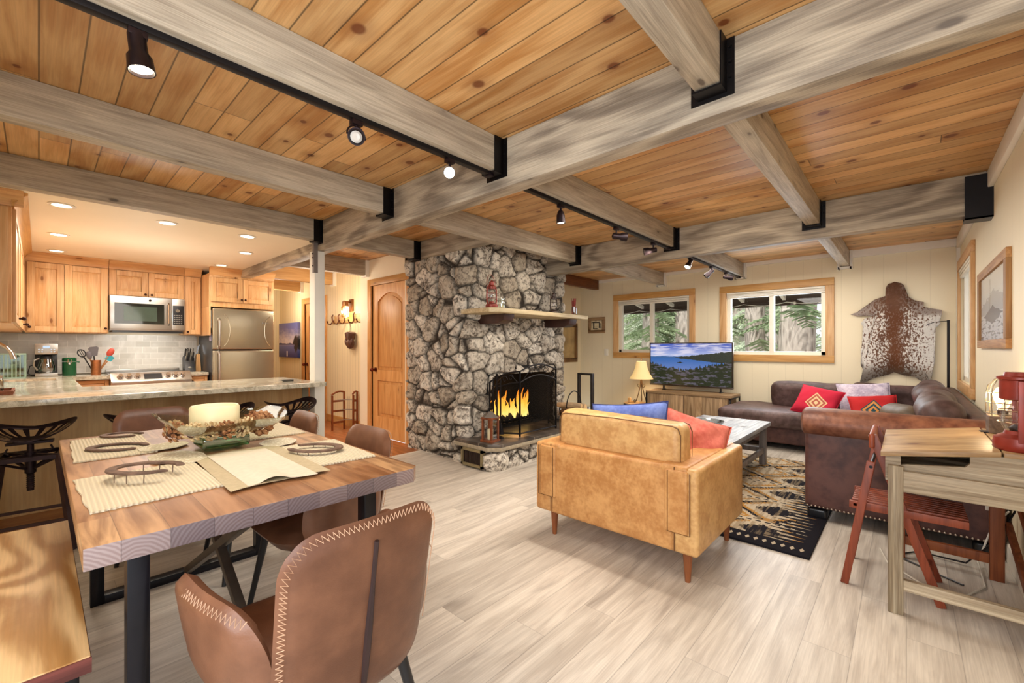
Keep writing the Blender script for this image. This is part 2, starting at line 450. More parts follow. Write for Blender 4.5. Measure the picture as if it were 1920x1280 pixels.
P(g2, 'steel_bracket', MB().box(4.488, -.45, 2.16, 4.632, -.31, 2.172).box(4.488, -.45, 2.16, 4.498, -.31, 2.47).box(4.622, -.45, 2.16, 4.632, -.31, 2.47), M_hang, smooth=False)
BY = (.54, 1.78, 2.99, 4.24)
lab = {0: ('grey ceiling beam at top right ending in a black hanger on the long girder',
           'grey ceiling beam carrying the nearest black light track above the dining table',
           'bare grey ceiling beam between the dining light track and the kitchen ceiling',
           'grey ceiling beam along the edge of the white kitchen ceiling, ending above the post'),
       1: ('grey ceiling beam over the sofa side between the two long girders',
           'grey ceiling beam between the girders carrying the middle black light track',
           'grey ceiling beam in front of the chimney top, plain without a track',
           'short grey ceiling beam above the arched wooden door, hung from a black bracket'),
       2: ('grey ceiling beam ending at the window wall above the spotted hide',
           'grey ceiling beam with the farthest black light track, ending between the windows',
           'grey ceiling beam ending above the left window by the chimney')}
for k, y in enumerate(BY):
    beam(-.5, 1.87, y, y+.1, 2.29, 2.489, lab[0][k], hang=((1.866, -1),))
    if k < 3: beam(1.99, 4.5, y, y+.1, 2.29, 2.489, lab[1][k], hang=((4.496, -1),))
    else: beam(1.99, 3.02, y, y+.1, 2.29, 2.489, lab[1][k], hang=((3.018, -1),))
    if k < 3:
        t = beam(4.62, 7.06, y, y+.1, 2.29, 2.489, lab[2][k])
        P(t, 'wall_cleat', MB().box(7.02, y-.02, 2.26, 7.1, y+.12, 2.285).box(7.02, y-.03, 2.26, 7.1, y-.003, 2.488).box(7.02, y+.103, 2.26, 7.1, y+.13, 2.488), M_white)
h = T('ceiling_beam', 'short timber header running across the top of the stone chimney', 'beam', (3.02, 3.1, 2.29))
P(h, 'timber', B(3.02, 3.095, 2.29, 3.10, 4.36, 2.489), M_beam_y, bevel=.006)
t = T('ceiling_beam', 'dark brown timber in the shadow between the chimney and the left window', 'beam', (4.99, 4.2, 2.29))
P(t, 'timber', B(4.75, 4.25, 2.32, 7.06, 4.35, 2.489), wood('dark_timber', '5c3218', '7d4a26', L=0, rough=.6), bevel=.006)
for k, (y, l) in enumerate(((5.72, 'grey ceiling beam over the hall, nearest beyond the white post'), (6.95, 'honey coloured ceiling beam over the hall, middle one seen past the post'), (8.25, 'honey coloured ceiling beam over the hall, farthest from the dining table'))):
    x1 = 3.2 if k == 0 else 3.3
    b_ = beam(1.99 if k < 1 else 2.4 if k == 2 else 1.99, x1-.05, y, y+.1, 2.27, 2.489, l, M_beam_x if k == 0 else M_beam_w)
    P(b_, 'wall_cleat', B(x1-.05, y-.02, 2.25, x1, y+.12, 2.488), M_white)
# post
t = T('support_post', 'white painted square post at the end of the breakfast bar', 'post', (1.83, 4.30, 0))
P(t, 'shaft', B(1.83, 4.30, 0, 1.93, 4.42, 2.199), plain('post_paint', 'e9e6dc', .5, 0, .03, 3), bevel=.005)
P(t, 'strap', MB().box(1.824, 4.31, 1.98, 1.8295, 4.345, 2.29).box(1.824, 4.297, 1.98, 1.86, 4.3, 2.29), plain('grey_strap', '7d7470', .5, .5), smooth=False)
bolt = MB()
for z in (2.05, 2.13, 2.17): bolt.cone((1.824, 4.328, z), (1.817, 4.328, z), .007, seg=8)
P(t, 'bolt', bolt, M_black)
# ------------------------------------------------------------------ windows
def window(n, ax, a, s, op, fr, label_blind=True, panes=2):
    """ax: 0 = wall X=a, room on the -X side; 1 = wall Y=a, room on +Y side (s=+1)."""
    u0, u1, z0, z1 = op; f0, f1, g0, g1_ = fr
    def bx(mb, d0, d1, ua, za, ub, zb):
        d0, d1 = a+s*d0, a+s*d1
        return mb.box(d0, ua, za, d1, ub, zb) if ax == 0 else mb.box(ua, d0, za, ub, d1, zb)
    base = (a, (u0+u1)/2, z0) if ax == 0 else ((u0+u1)/2, a, z0)
    w = STE('window_%d' % n, base)
    mH = M_alder_y if ax == 0 else M_alder_h
    c = MB(); bx(c, 0, .03, f0, z1, f1, g1_); bx(c, 0, .03, f0, g0, f1, z0)
    ST('casing_rail', c, mH, w, bevel=.004)
    c = MB(); bx(c, 0, .028, f0, z0, u0, z1); bx(c, 0, .028, u1, z0, f1, z1)
    ST('casing_stile', c, M_alder, w, bevel=.004)
    c = MB(); e = .05
    bx(c, -.1, -.02, u0, z0, u0+e, z1); bx(c, -.1, -.02, u1-e, z0, u1, z1); bx(c, -.1, -.02, u0, z0, u1, z0+e); bx(c, -.1, -.02, u0, z1-e, u1, z1)
    um = (u0+u1)/2 + .02
    bx(c, -.09, -.015, um-.03, z0, um+.03, z1)
    ST('sash', c, M_frame_w, w, bevel=.003)
    c = MB(); bx(c, -.075, -.071, u0+e, z0+e, um-.03, z1-e); ST('pane', c, M_pane, w, smooth=False)
    c = MB(); bx(c, -.062, -.058, um+.03, z0+e, u1-e, z1-e); ST('pane', c, M_pane, w, smooth=False)
    c = MB()
    for k in range(3): bx(c, -.018, .012+.004*k, u0+.003, z1-.09+.03*k, u1-.003, z1-.063+.03*k)
    ST('blind', c, M_frame_w, w, bevel=.004)
    return w
window(1, 0, 7.1, -1, WL, (2.5, 3.957, 1.055, 2.188))
window(2, 0, 7.1, -1, WR, (.704, 2.129, 1.037, 2.17))
window(3, 1, -.45, 1, WS, (5.58, 7.0, .78, 2.2))
# ------------------------------------------------------------------ doors
def door(n, ax, a, s, u0, u1, z1, label, mat, knob_u=None, arch=True, frm=.09, open_=False):
    def bx(mb, d0, d1, ua, za, ub, zb):
        d0, d1 = a+s*d0, a+s*d1
        return mb.box(d0, ua, za, d1, ub, zb) if ax == 0 else mb.box(ua, d0, za, ub, d1, zb)
    base = (a, (u0+u1)/2, 0) if ax == 0 else ((u0+u1)/2, a, 0)
    d = STE('door_%d' % n, base); d['label'] = label
    c = MB(); bx(c, -.1, .022, u0-frm, 0, u0, z1+frm); bx(c, -.1, .022, u1, 0, u1+frm, z1+frm)
    ST('door_casing', c, mat, d, bevel=.004)
    c = MB(); bx(c, -.1, .024, u0, z1, u1, z1+frm)
    ST('door_head', c, M_alder_y if ax == 0 else M_alder_h, d, bevel=.004)
    # leaf: stiles, rails, two recessed panels, upper one with an arched head
    st = .13; c = MB(); za, zb, zc = .28, .78, .93
    bx(c, -.06, -.015, u0, 0, u0+st, z1); bx(c, -.06, -.015, u1-st, 0, u1, z1)
    bx(c, -.06, -.015, u0+st, 0, u1-st, za); bx(c, -.06, -.015, u0+st, zb, u1-st, zc)
    ua, ub = u0+st, u1-st; um = (ua+ub)/2; N_ = 16; top = z1-.12; spring = z1-.235 if arch else top
    poly = [(ua, z1), (ua, spring)] + [(ua+(ub-ua)*k/N_, spring + (top-spring)*(1-(2*k/N_-1)**2) if arch else top) for k in range(1, N_)] + [(ub, spring), (ub, z1)]
    # arch rail as strips
    pts = poly[1:-1]
    for k in range(len(pts)-1):
        (pa, za_), (pb, zb_) = pts[k], pts[k+1]
        q = [(pa, za_), (pb, zb_), (pb, z1), (pa, z1)]
        c.prism(q, ax, a+s*-.06, a+s*-.015)
    ST('leaf', c, mat, d, smooth=False)
    c = MB(); bx(c, -.055, -.034, ua, za, ub, zb); bx(c, -.055, -.034, ua, zc, ub, z1-.12)
    bx(c, -.04, -.022, ua+.045, za+.045, ub-.045, zb-.045)
    q = [(ua+.045, zc+.045), (ub-.045, zc+.045)] + [(ub-.045-(ub-ua-.09)*k/N_, spring-.05 + (top-spring)*(1-(2*k/N_-1)**2) if arch else top-.05) for k in range(0, N_+1)]
    c.prism(q, ax, a+s*-.04, a+s*-.022)
    ST('door_panel', c, mat, d, bevel=.006, ang=25)
    if knob_u:
        k = MB(); 
        if ax == 0:
            k.cone((a+s*-.016, knob_u, .93), (a+s*.0, knob_u, .93), .03, seg=16); k.cone((a+s*-.01, knob_u, .93), (a+s*.04, knob_u, .93), .01, seg=10); k.ball((a+s*.05, knob_u, .93), .028)
        else:
            k.cone((knob_u, a+s*-.016, .93), (knob_u, a, .93), .03, seg=16); k.ball((knob_u, a+s*.05, .93), .028)
        ST('door_knob', k, plain('oiled_bronze_knob', '6a2c1c', .35, .7), d)
    return d
door(1, 0, 3.2, -1, 4.745, 5.625, 2.115, 'knotty alder door with an arched upper panel beside the stone chimney', M_door, 5.54)
door(2, 0, 3.3, -1, 7.37, 8.17, 2.03, 'wooden door in the hall half hidden by the white post', M_door, 8.1, frm=.1)
door(3, 1, 9.4, -1, 2.3, 3.05, 2.03, 'wooden door at the hall end behind the refrigerator', M_door, None, arch=False, frm=.1)
# ================================================================== FIREPLACE
def stone_mat():
    N = NT('fieldstone')
    at = N.n('Attribute', attribute_name='stone'); sp = N.n('SeparateColor'); N.lk(at.outputs['Color'], sp.inputs[0])
    gap, tone, bl = sp.outputs[0], sp.outputs[1], sp.outputs[2]
    n1 = N.noise(scale=9, detail=8, dist=1.4, rough=.7); n2 = N.noise(scale=34, detail=5, dist=.8)
    f = N.m_('ADD', N.m_('MULTIPLY', n1, .6), N.m_('MULTIPLY', n2, .4))
    light = N.mix(tone, srgb('b5a996'), srgb('ebe3d4'))
    col = N.mix(N.step(f, .39, .55), srgb('61574d'), light)
    blot = N.step(N.noise(scale=5.5, detail=6, dist=.6, rough=.65), .50, .68)
    col = N.mix(N.m_('MULTIPLY', blot, .5), col, srgb('665b50'))
    col = N.mix(gap, srgb('332c26'), col)
    N.bump(N.m_('ADD', f, N.m_('MULTIPLY', N.noise(scale=90, detail=3), .3)), .7, .02)
    return N.fin(col, .8, 0, .25)
M_stone = stone_mat()
class Cells:
    def __init__(s, seed, sx=.245, sz=.195): s.c = {}; s.seed = seed; s.sx = sx; s.sz = sz
    def site(s, i, j, k):
        key = (i, j, k)
        if key not in s.c:
            r = random.Random((i*73856093) ^ (j*19349663) ^ (k*83492791) ^ s.seed)
            s.c[key] = (i+.12+.76*r.random(), j+.12+.76*r.random(), k+.12+.76*r.random(), r.random(), r.random())
        return s.c[key]
    def ev(s, p):
        q = p + Vector((noise.noise(p*4.), noise.noise(p*4.+Vector((9,0,0))), noise.noise(p*4.+Vector((0,9,0)))))*.05
        x, y, z = q.x/s.sx, q.y/s.sx, q.z/s.sz
        I, J, K = math.floor(x), math.floor(y), math.floor(z)
        d1 = d2 = 9; b = None
        for i in (I-1, I, I+1):
            for j in (J-1, J, J+1):
                for k in (K-1, K, K+1):
                    t = s.site(i, j, k); d = (x-t[0])**2+(y-t[1])**2+(z-t[2])**2
                    if d < d1: d2 = d1; d1 = d; b = t
                    elif d < d2: d2 = d
        return math.sqrt(d1), math.sqrt(d2), b
def stone_wall(name, path, zr, parent, res=.0145, amp=.075, seed=1, hole=None, cells=None, wob=0):
    """Displaced stone skin over a polyline path (XY), outward = right-hand side of travel... normal given by path order."""
    cl = cells or Cells(seed)
    # resample the path
    pts = [];
    for a, b in zip(path[:-1], path[1:]):
        a, b = Vector(a), Vector(b); n = max(1, int((b-a).length/res))
        for k in range(n): pts.append(a + (b-a)*k/n)
    pts.append(Vector(path[-1])); n = len(pts)
    nrm = []
    for i in range(n):
        d = pts[min(i+3, n-1)] - pts[max(i-3, 0)]; d.normalize(); nrm.append(Vector((d.y, -d.x)))
    nz = int((zr[1]-zr[0])/res); vs = []; cols = []
    for i in range(n):
        for j in range(nz+1):
            z = zr[0] + (zr[1]-zr[0])*j/nz; p = Vector((pts[i].x, pts[i].y, z))
            f1, f2, t = cl.ev(p); e = f2-f1
            g = min(1, max(0, (e-.015)/.115)); g = g*g*(3-2*g)
            dm = min(1., e/.55)**.6
            h = amp*(.30+.7*t[3])*g*(.55+.45*dm) + .02*noise.fractal(p*9, 1., 2., 3)*g + .012*noise.noise(p*26)*g
            N2 = nrm[i]; vs.append((p.x+N2.x*h, p.y+N2.y*h, z)); cols.append((g, t[4], t[3], 1))
    fs = []
    for i in range(n-1):
        for j in range(nz):
            z = zr[0]+(zr[1]-zr[0])*(j+.5)/nz; c = (pts[i]+pts[i+1])/2
            if hole and hole(c.x, c.y, z): continue
            fs.append((i*(nz+1)+j, (i+1)*(nz+1)+j, (i+1)*(nz+1)+j+1, i*(nz+1)+j+1))
    off = rootloc(parent)
    me = bpy.data.meshes.new(name); me.from_pydata([tuple(Vector(v)-off) for v in vs], [], fs)
    a = me.color_attributes.new('stone', 'FLOAT_COLOR', 'POINT')
    a.data.foreach_set('color', [x for c in cols for x in c])
    me.shade_smooth(); me.materials.append(M_stone)
    o = bpy.data.objects.new(name, me); COL.objects.link(o); o.parent = parent; return o
fp = T('stone_fireplace', 'tall fieldstone fireplace with raised slate hearth and chimney to the ceiling', 'fireplace', (3.9, 3.5, 0))
cells = Cells(11)
stone_wall('stone_chimney', [(3.13, 4.60), (3.12, 3.60), (3.16, 3.54), (3.22, 3.52), (4.86, 3.52), (4.92, 3.55), (4.94, 3.62), (4.94, 4.68)], (0, 2.487), fp, cells=cells,
           hole=lambda x, y, z: y < 3.55 and 3.48 < x < 4.66 and .2 < z < .93 - .1*max(0, abs(x-4.07)-.35))
M_soot = plain('sooty_firebrick', '15110f', .9, 0, .5, 6)
P(fp, 'firebox', MB().box(3.44, 4.1, .2, 4.70, 4.13, 1.0).box(3.42, 3.5, .2, 3.46, 4.12, 1.0).box(4.68, 3.5, .2, 4.72, 4.12, 1.0).box(3.42, 3.5, .98, 4.72, 4.12, 1.02).box(3.42, 3.5, .2, 4.72, 4.12, .262), M_soot, smooth=False)
stone_wall('hearth_stones', [(3.10, 3.56), (3.06, 3.14), (3.10, 3.08), (3.16, 3.05), (4.92, 3.05), (4.98, 3.08), (5.0, 3.14), (5.0, 3.56)], (0, .235), fp, amp=.06, cells=Cells(5, .23, .2),
           hole=lambda x, y, z: x < 3.1 and 3.17 < y < 3.45 and .04 < z < .18)
def slate_mat():
    N = NT('slate_tile'); n1 = N.noise(scale=6, detail=7, dist=.5)
    col = N.mix(N.step(n1, .35, .65), srgb('3a342f'), srgb('5f554c'))
    br = N.n('TexBrick'); N.lk(N.n('TexCoord').outputs['Object'], br.inputs['Vector'])
    br.inputs['Scale'].default_value = 1.; br.inputs['Mortar Size'].default_value = .008; br.inputs['Brick Width'].default_value = .5; br.inputs['Row Height'].default_value = .27
    col = N.mix(br.outputs['Fac'], col, srgb('7a7066')); N.bump(n1, .3, .01)
    return N.fin(col, .35, 0, .5)
P(fp, 'hearth_slab', MB().prism([(3.03, 3.6), (3.03, 3.10), (3.12, 3.0), (4.95, 3.0), (5.03, 3.08), (5.03, 3.6)], 2, .235, .266), slate_mat(), 'dark slate slab', bevel=.006)
P(fp, 'mortar_bed', MB().prism([(3.015, 3.6), (3.015, 3.09), (3.11, 2.985), (4.96, 2.985), (5.04, 3.07), (5.04, 3.6)], 2, .2, .236), plain('mortar', 'a3967f', .9, 0, .15, 30, .3), bevel=.008)
vg = P(fp, 'air_vent', MB().box(3.0, 3.15, .02, 3.05, 3.47, .045).box(3.0, 3.15, .175, 3.05, 3.47, .2).box(3.0, 3.15, .02, 3.05, 3.175, .2).box(3.0, 3.445, .02, 3.05, 3.47, .2), plain('tan_vent_frame', '8d7f5d', .5, .2))
m = MB()
for k in range(14): m.bar((3.02, 3.185+k*.0195, .045), (3.035, 3.185+k*.0195, .175), .012, .012) if False else m.box(3.018, 3.18+k*.0195, .044, 3.03, 3.19+k*.0195, .176)
m.box(3.034, 3.17, .04, 3.04, 3.45, .18)
P(vg, 'grille', m, plain('brown_grille', '3d2f28', .5, .3), smooth=False)
# mantel
M_mant = wood('mantel_wood', 'b09a72', 'd8c8a2', L=0, tone=.1, rough=.5, stretch=10)
mt = P(fp, 'mantel_shelf', MB().prism([(3.04, 3.52), (3.04, 3.1), (3.11, 3.02), (4.76, 3.02), (4.80, 3.06), (4.80, 3.52)], 2, 1.6, 1.65), M_mant, 'pale wood mantel shelf', bevel=.012)
M_corb = plain('dark_corbel', '3a2018', .5, 0, .2)
for x in (3.28, 4.47):
    P(mt, 'corbel', MB().prism([(3.1, 1.6), (3.52, 1.6), (3.52, 1.50), (3.2, 1.50), (3.12, 1.53)], 0, x, x+.16), M_corb, bevel=.01)
# fire
lg = T('fire_log', 'charred log burning on the grate behind the mesh screen, lower front one', 'log', (4.07, 3.72, .35), group='burning logs')
def log_mesh(p0, p1, r, seed):
    p0, p1 = Vector(p0), Vector(p1); n = 8
    return MB().tube([p0+(p1-p0)*k/n + Vector((0, 0, .008*noise.noise((k*.7, seed, 0)))) for k in range(n+1)], [r*(1+.12*noise.noise((k*.6, seed, 3))) for k in range(n+1)], 12)
M_char = plain('charred_bark', '1e1613', .9, 0, .5, 20, .6)
M_bark = plain('log_bark', '5d4330', .9, 0, .45, 14, .9)
M_cut = plain('log_cut_face', 'cda878', .8, 0, .15, 10)
P(lg, 'bark', log_mesh((3.82, 3.70, .36), (4.36, 3.74, .36), .05, 1), M_char)
S('fire_log', log_mesh((3.85, 3.86, .37), (4.38, 3.82, .365), .055, 2), M_char, 'charred log burning on the grate behind the mesh screen, rear one', 'log', (4.1, 3.84, .32), 'burning logs')
gr = MB()
for k in range(7): gr.tube([(3.8+k*.1, 3.6, .36), (3.8+k*.1, 3.63, .31), (3.8+k*.1, 3.95, .31)], .009, 6)
for y in (3.66, 3.9): gr.tube([(3.74, y, .30), (4.48, y, .30)], .009, 6)
for x in (3.8, 4.4):
    for y in (3.66, 3.9): gr.tube([(x, y, .262), (x, y, .31)], .009, 6)
S('fire_grate', gr, M_black, 'black iron grate holding the burning logs in the firebox', 'grate', (4.1, 3.78, .262))
def flame_mat():
    N = NT('flame'); X = N.xyz('Generated')
    nz = N.noise(scale=9, detail=3)
    f = N.m_('ADD', X[2], N.m_('MULTIPLY', N.m_('SUBTRACT', nz, .5), .5))
    cr = N.n('ValToRGB'); N.lk(f, cr.inputs[0]); el = cr.color_ramp.elements
    el[0].color = (1, .75, .22, 1); el[0].position = .05; el[1].color = (.8, .16, .01, 1); el[1].position = .95
    e = el.new(.45); e.color = (1, .45, .05, 1)
    em = N.n('Emission'); N.lk(cr.outputs[0], em.inputs[0]); em.inputs[1].default_value = 2.2
    tr = N.n('BsdfTransparent'); mx = N.n('MixShader')
    lw = N.n('LayerWeight'); lw.inputs[0].default_value = .35
    N.lk(N.m_('SUBTRACT', .95, N.m_('MULTIPLY', lw.outputs['Facing'], .9), clamp=True), mx.inputs[0])
    N.lk(tr.outputs[0], mx.inputs[1]); N.lk(em.outputs[0], mx.inputs[2]); N.lk(mx.outputs[0], N.out.inputs[0])
    return N.m
fl = MB(); rr = random.Random(4)
for k in range(46):
    u = rr.random(); x = 3.80+.56*u; y = 3.66+.2*rr.random()
    hgt = (.14+.2*rr.random())*(1.15 if .15 < u < .45 or .7 < u < .92 else .75); w_ = .016+.017*rr.random(); ph = rr.random()*6; sw = .03+.03*rr.random()
    n_ = 9; pts = []; rad = []
    for q in range(n_+1):
        t = q/n_; pts.append((x+sw*math.sin(ph+t*3.6)*t, y+.02*math.cos(ph+t*4)*t, .35+hgt*t)); rad.append(max(.0015, w_*(math.sin(PI*min(1, (t+.18)/1.18))**.8)*(1-t*.35)))
    fl.tube(pts, rad, 8)
S('fire', fl, flame_mat(), 'orange flames rising from the logs in the stone fireplace', 'fire', (4.08, 3.76, .35))
# folding fire screen
def screen_mat():
    N = NT('fine_black_mesh'); d = N.n('BsdfDiffuse'); d.inputs[0].default_value = (.012, .011, .010, 1)
    tr = N.n('BsdfTransparent'); mx = N.n('MixShader'); mx.inputs[0].default_value = .42
    N.lk(tr.outputs[0], mx.inputs[1]); N.lk(d.outputs[0], mx.inputs[2]); N.lk(mx.outputs[0], N.out.inputs[0]); return N.m
M_mesh = screen_mat()
sc = T('fire_screen', 'black folding fireplace screen with arched scrollwork top', 'fire screen', (3.9, 3.1, .266))
def panel(p, q, za, zb, zm):
    p, q = Vector((*p, 0)), Vector((*q, 0)); n = 14
    def at(t, z): return p + (q-p)*t + Vector((0, 0, z))
    top = lambda t: za + (zb-za)*t + zm*math.sin(PI*t)
    fr = MB(); fr.tube([at(0, .27), at(0, za)], .011, 8); fr.tube([at(1, .27), at(1, zb)], .011, 8); fr.tube([at(0, .30), at(1, .30)], .009, 8)
    fr.tube([at(k/n, top(k/n)) for k in range(n+1)], .009, 8)
    fr.tube([at(k/n, top(k/n)-.12) for k in range(n+1)], .008, 8)
    o = P(sc, 'screen_panel', fr, M_black)
    me = MB()
    for k in range(n): me.add([at(k/n, .30), at((k+1)/n, .30), at((k+1)/n, top((k+1)/n)-.12), at(k/n, top(k/n)-.12)], [(0,1,2,3)])
    P(o, 'mesh', me, M_mesh, smooth=False)
    sw = MB()
    for c in (.3, .5, .7):
        zc = top(c)-.06
        sw.tube([at(c+.09*math.cos(a*PI/6)*(1-a/16), zc+.045*math.sin(a*PI/6)*(1-a/16)) for a in range(12)], .004, 5)
    for c0, c1 in ((.08, .45), (.92, .55)): sw.tube([at(c0+(c1-c0)*k/6, top(c0+(c1-c0)*k/6)-.115+.1*math.sin(k/6*PI/2)) for k in range(7)], .004, 5)
    P(o, 'scrollwork', sw, M_black)
panel((3.38, 3.42), (3.545, 3.12), .86, .98, .03)
panel((3.545, 3.12), (4.20, 3.12), .98, .98, .07)
panel((4.20, 3.12), (4.42, 3.40), .98, .86, .03)
# tool set
ts = T('fireplace_tool_set', 'black iron fireplace tools standing left of the fire screen', 'fire tools', (3.33, 3.26, .266))
m = MB().lathe([(.075, 0), (.075, .012), (.02, .03), (.008, .04), (.008, .66), (.02, .68), (.001, .7)], (3.33, 3.26, .266), 14)
m.tube([(3.26, 3.26, .83), (3.40, 3.26, .83)], .006, 6); m.tube([(3.33, 3.2, .83), (3.33, 3.32, .83)], .006, 6)
P(ts, 'stand', m, M_black)
for k, (dx, dy) in enumerate(((-.06, 0), (.06, 0), (0, -.05), (0, .05))):
    m = MB().tube([(3.33+dx, 3.26+dy, .90), (3.33+dx, 3.26+dy, .40)], .006, 6)
    if k == 0: m.box(3.24, 3.25, .31, 3.30, 3.265, .41)
    elif k == 1: m.cone((3.39, 3.26, .42), (3.39, 3.26, .30), .014, .035, 10)
    elif k == 2: m.tube([(3.33, 3.21, .40), (3.33, 3.21, .33), (3.345, 3.21, .32)], .006, 6)
    else: m.tube([(3.33, 3.31, .4), (3.32, 3.31, .33)], .006, 6); m.tube([(3.33, 3.31, .4), (3.345, 3.31, .33)], .006, 6)
    P(ts, ('shovel', 'brush', 'poker', 'tongs')[k], m, M_black)
# lanterns
M_redw = wood('red_brown_wood', '6e3a22', '8f5233', L=2, tone=.1, rough=.45)
lt = T('candle_lantern', 'brown wooden candle lantern standing on the left of the slate hearth', 'lantern', (3.17, 3.20, .266), R(8))
def lq(m, x0, y0, z0, x1, y1, z1): return m.box(x0, y0, z0, x1, y1, z1)
m = MB(); a = .066
lq(m, -a-.01, -a-.01, 0, a+.01, a+.01, .022); lq(m, -a-.006, -a-.006, .235, a+.006, a+.006, .255)
for sx in (-1, 1):
    for sy in (-1, 1): lq(m, sx*a-.011*(1+sx)+.0, sy*a-.011*(1+sy), .02, sx*a-.011*(1+sx)+.022, sy*a-.011*(1+sy)+.022, .24)
P(lt, 'frame', m, M_redw, w=False, bevel=.002)
P(lt, 'roof', MB().lathe([(.1, 0), (.1, .006), (.03, .05), (.03, .055)], (0, 0, .255), 4, sq=None), plain('lantern_roof', '7c746c', .5, .4), w=False, smooth=False)
P(lt, 'pane', MB().box(-.05, -a+.006, .03, .05, -a+.008, .23).box(-a+.006, -.05, .03, -a+.008, .05, .23), M_glass, w=False, smooth=False)
P(lt, 'handle', MB().tube([(.045*math.cos(t*PI/8), 0, .305+.05*math.sin(t*PI/8)) for t in range(9)], .003, 6), M_black, w=False)
S('candle', MB().lathe([(.03, 0), (.032, .01), (.032, .10), (.028, .105), (.001, .1)], (3.17, 3.2, .289), 16), M_wax, 'short ivory candle inside the wooden hearth lantern', 'candle', (3.17, 3.2, .289))
M_redlan = plain('red_enamel', '862e22', .35, .2, .2, 12)
def hurricane(name, label, loc, s=1., mat=M_redlan):
    t = T(name, label, 'lantern', loc)
    P(t, 'tank', MB().lathe([(.06*s, 0), (.066*s, .01*s), (.062*s, .045*s), (.03*s, .06*s), (.028*s, .075*s)], (0,0,0), 20), mat, w=False)
    P(t, 'globe', MB().lathe([(.03*s, .075*s), (.047*s, .11*s), (.045*s, .15*s), (.03*s, .2*s)], (0,0,0), 20, caps=False), M_glass, w=False)
    P(t, 'cap', MB().lathe([(.034*s, .2*s), (.036*s, .225*s), (.024*s, .24*s), (.026*s, .27*s), (.012*s, .285*s), (.002*s, .29*s)], (0,0,0), 18), mat, w=False)
    m = MB()
    for sx in (-1, 1): m.tube([(sx*.05*s, 0, .04*s), (sx*.068*s, 0, .08*s), (sx*.066*s, 0, .2*s), (sx*.03*s, 0, .245*s)], .007*s, 8)
    P(t, 'side_tube', m, mat, w=False)
    P(t, 'handle', MB().tube([(.066*s*math.cos(PI*k/10), .02*s*math.sin(PI*k/10), .2*s+.15*s*math.sin(PI*k/10)) for k in range(11)], .003*s, 6), mat, w=False)
    g = MB()
    for z in (.11, .16): g.tube([(.05*s*math.cos(2*PI*k/20), .05*s*math.sin(2*PI*k/20), z*s) for k in range(20)], .0022*s, 5, True)
    P(t, 'wire_guard', g, mat, w=False)
    return t
hurricane('hurricane_lantern', 'rust red hurricane lantern on the left of the mantel shelf', (3.23, 3.24, 1.65), 1.05)
j = T('candle_jar', 'small clear glass jar beside the red lantern on the mantel', 'jar', (3.40, 3.26, 1.65))
P(j, 'glass_body', MB().lathe([(.036, .0), (.04, .01), (.04, .1), (.034, .12), (.036, .13)], (0,0,0), 18), glass('pale_glass', 'e6ece4', .05, .25), w=False)
P(j, 'candle', MB().lathe([(.03, .006), (.03, .05), (.001, .05)], (0,0,0), 14), M_wax, w=False)
hurricane('hurricane_lantern', 'dark brown metal lantern near the right end of the mantel', (4.34, 3.26, 1.65), .95, plain('dark_brown_metal', '463730', .4, .4))
j = T('match_jar', 'clear jar of long red-tipped matches at the right end of the mantel', 'jar', (4.62, 3.14, 1.65))
P(j, 'glass_body', MB().lathe([(.03, 0), (.034, .01), (.034, .1), (.034, .11)], (0,0,0), 16), glass('red_glass', 'd88a7c', .05, .3), w=False)
m = MB()
for k in range(16):
    a = k*2.4; r_ = .02*((k % 5)/5); m.cone((r_*math.cos(a), r_*math.sin(a), .008), (2.4*r_*math.cos(a+.3)+.004, 2.4*r_*math.sin(a+.3), .19+.015*(k % 3)), .004, .004, 6)
P(j, 'match', m, plain('red_match', '8e2c22', .6), 'bundle of red matches', w=False)['kind'] = 'stuff'
# log basket on the hearth end
lb = T('log_basket', 'black iron log carrier with a hoop handle at the right end of the hearth', 'log basket', (4.76, 3.24, .266))
m = MB(); 
for y in (-.11, .11): m.tube([(.17*math.cos(PI+PI*k/12), y, .19+.17*math.sin(PI+PI*k/12)) for k in range(13)], .008, 6)
for k in range(2, 11, 2): m.tube([(.17*math.cos(PI+PI*k/12), -.11, .19+.17*math.sin(PI+PI*k/12)), (.17*math.cos(PI+PI*k/12), .11, .19+.17*math.sin(PI+PI*k/12))], .005, 6)
for x in (-.1, .1): m.tube([(x, -.11, .0), (x, .11, .0)], .006, 6)
P(lb, 'cradle', m, M_black, w=False)
P(lb, 'handle', MB().tube([(.17*math.cos(PI*k/16), 0, .19+.21*math.sin(PI*k/16)) for k in range(17)], .007, 8), M_black, w=False)
for k, (x, z, r_, l) in enumerate(((-.06, .10, .05, 'split log lying low on the left in the hoop log carrier'), (.06, .10, .05, 'split log lying low on the right in the hoop log carrier'), (0, .19, .055, 'pale split log on top of the pile in the hoop log carrier'), (-.1, .22, .035, 'thin pale log leaning over the left rim of the hoop log carrier'))):
    t = T('firewood_log', l, 'log', (4.76+x, 3.24, .266+z), R(4*k), 'firewood in the hoop carrier')
    P(t, 'bark', MB().tube([(0, -.16, 0), (0, 0, .006), (0, .16, 0)], r_, 9), plain('pale_log', 'b59a78', .85, 0, .25, 15, .5) if k > 1 else M_bark, w=False)
    P(t, 'cut_end', MB().cone((0, -.166, 0), (0, -.158, 0), r_*.9, seg=9).cone((0, .158, 0), (0, .166, 0), r_*.9, seg=9), M_cut, w=False)
lr = T('log_rack', 'narrow upright dark metal log rack by the chimney corner', 'log rack', (5.5, 3.52, 0))
m = MB()
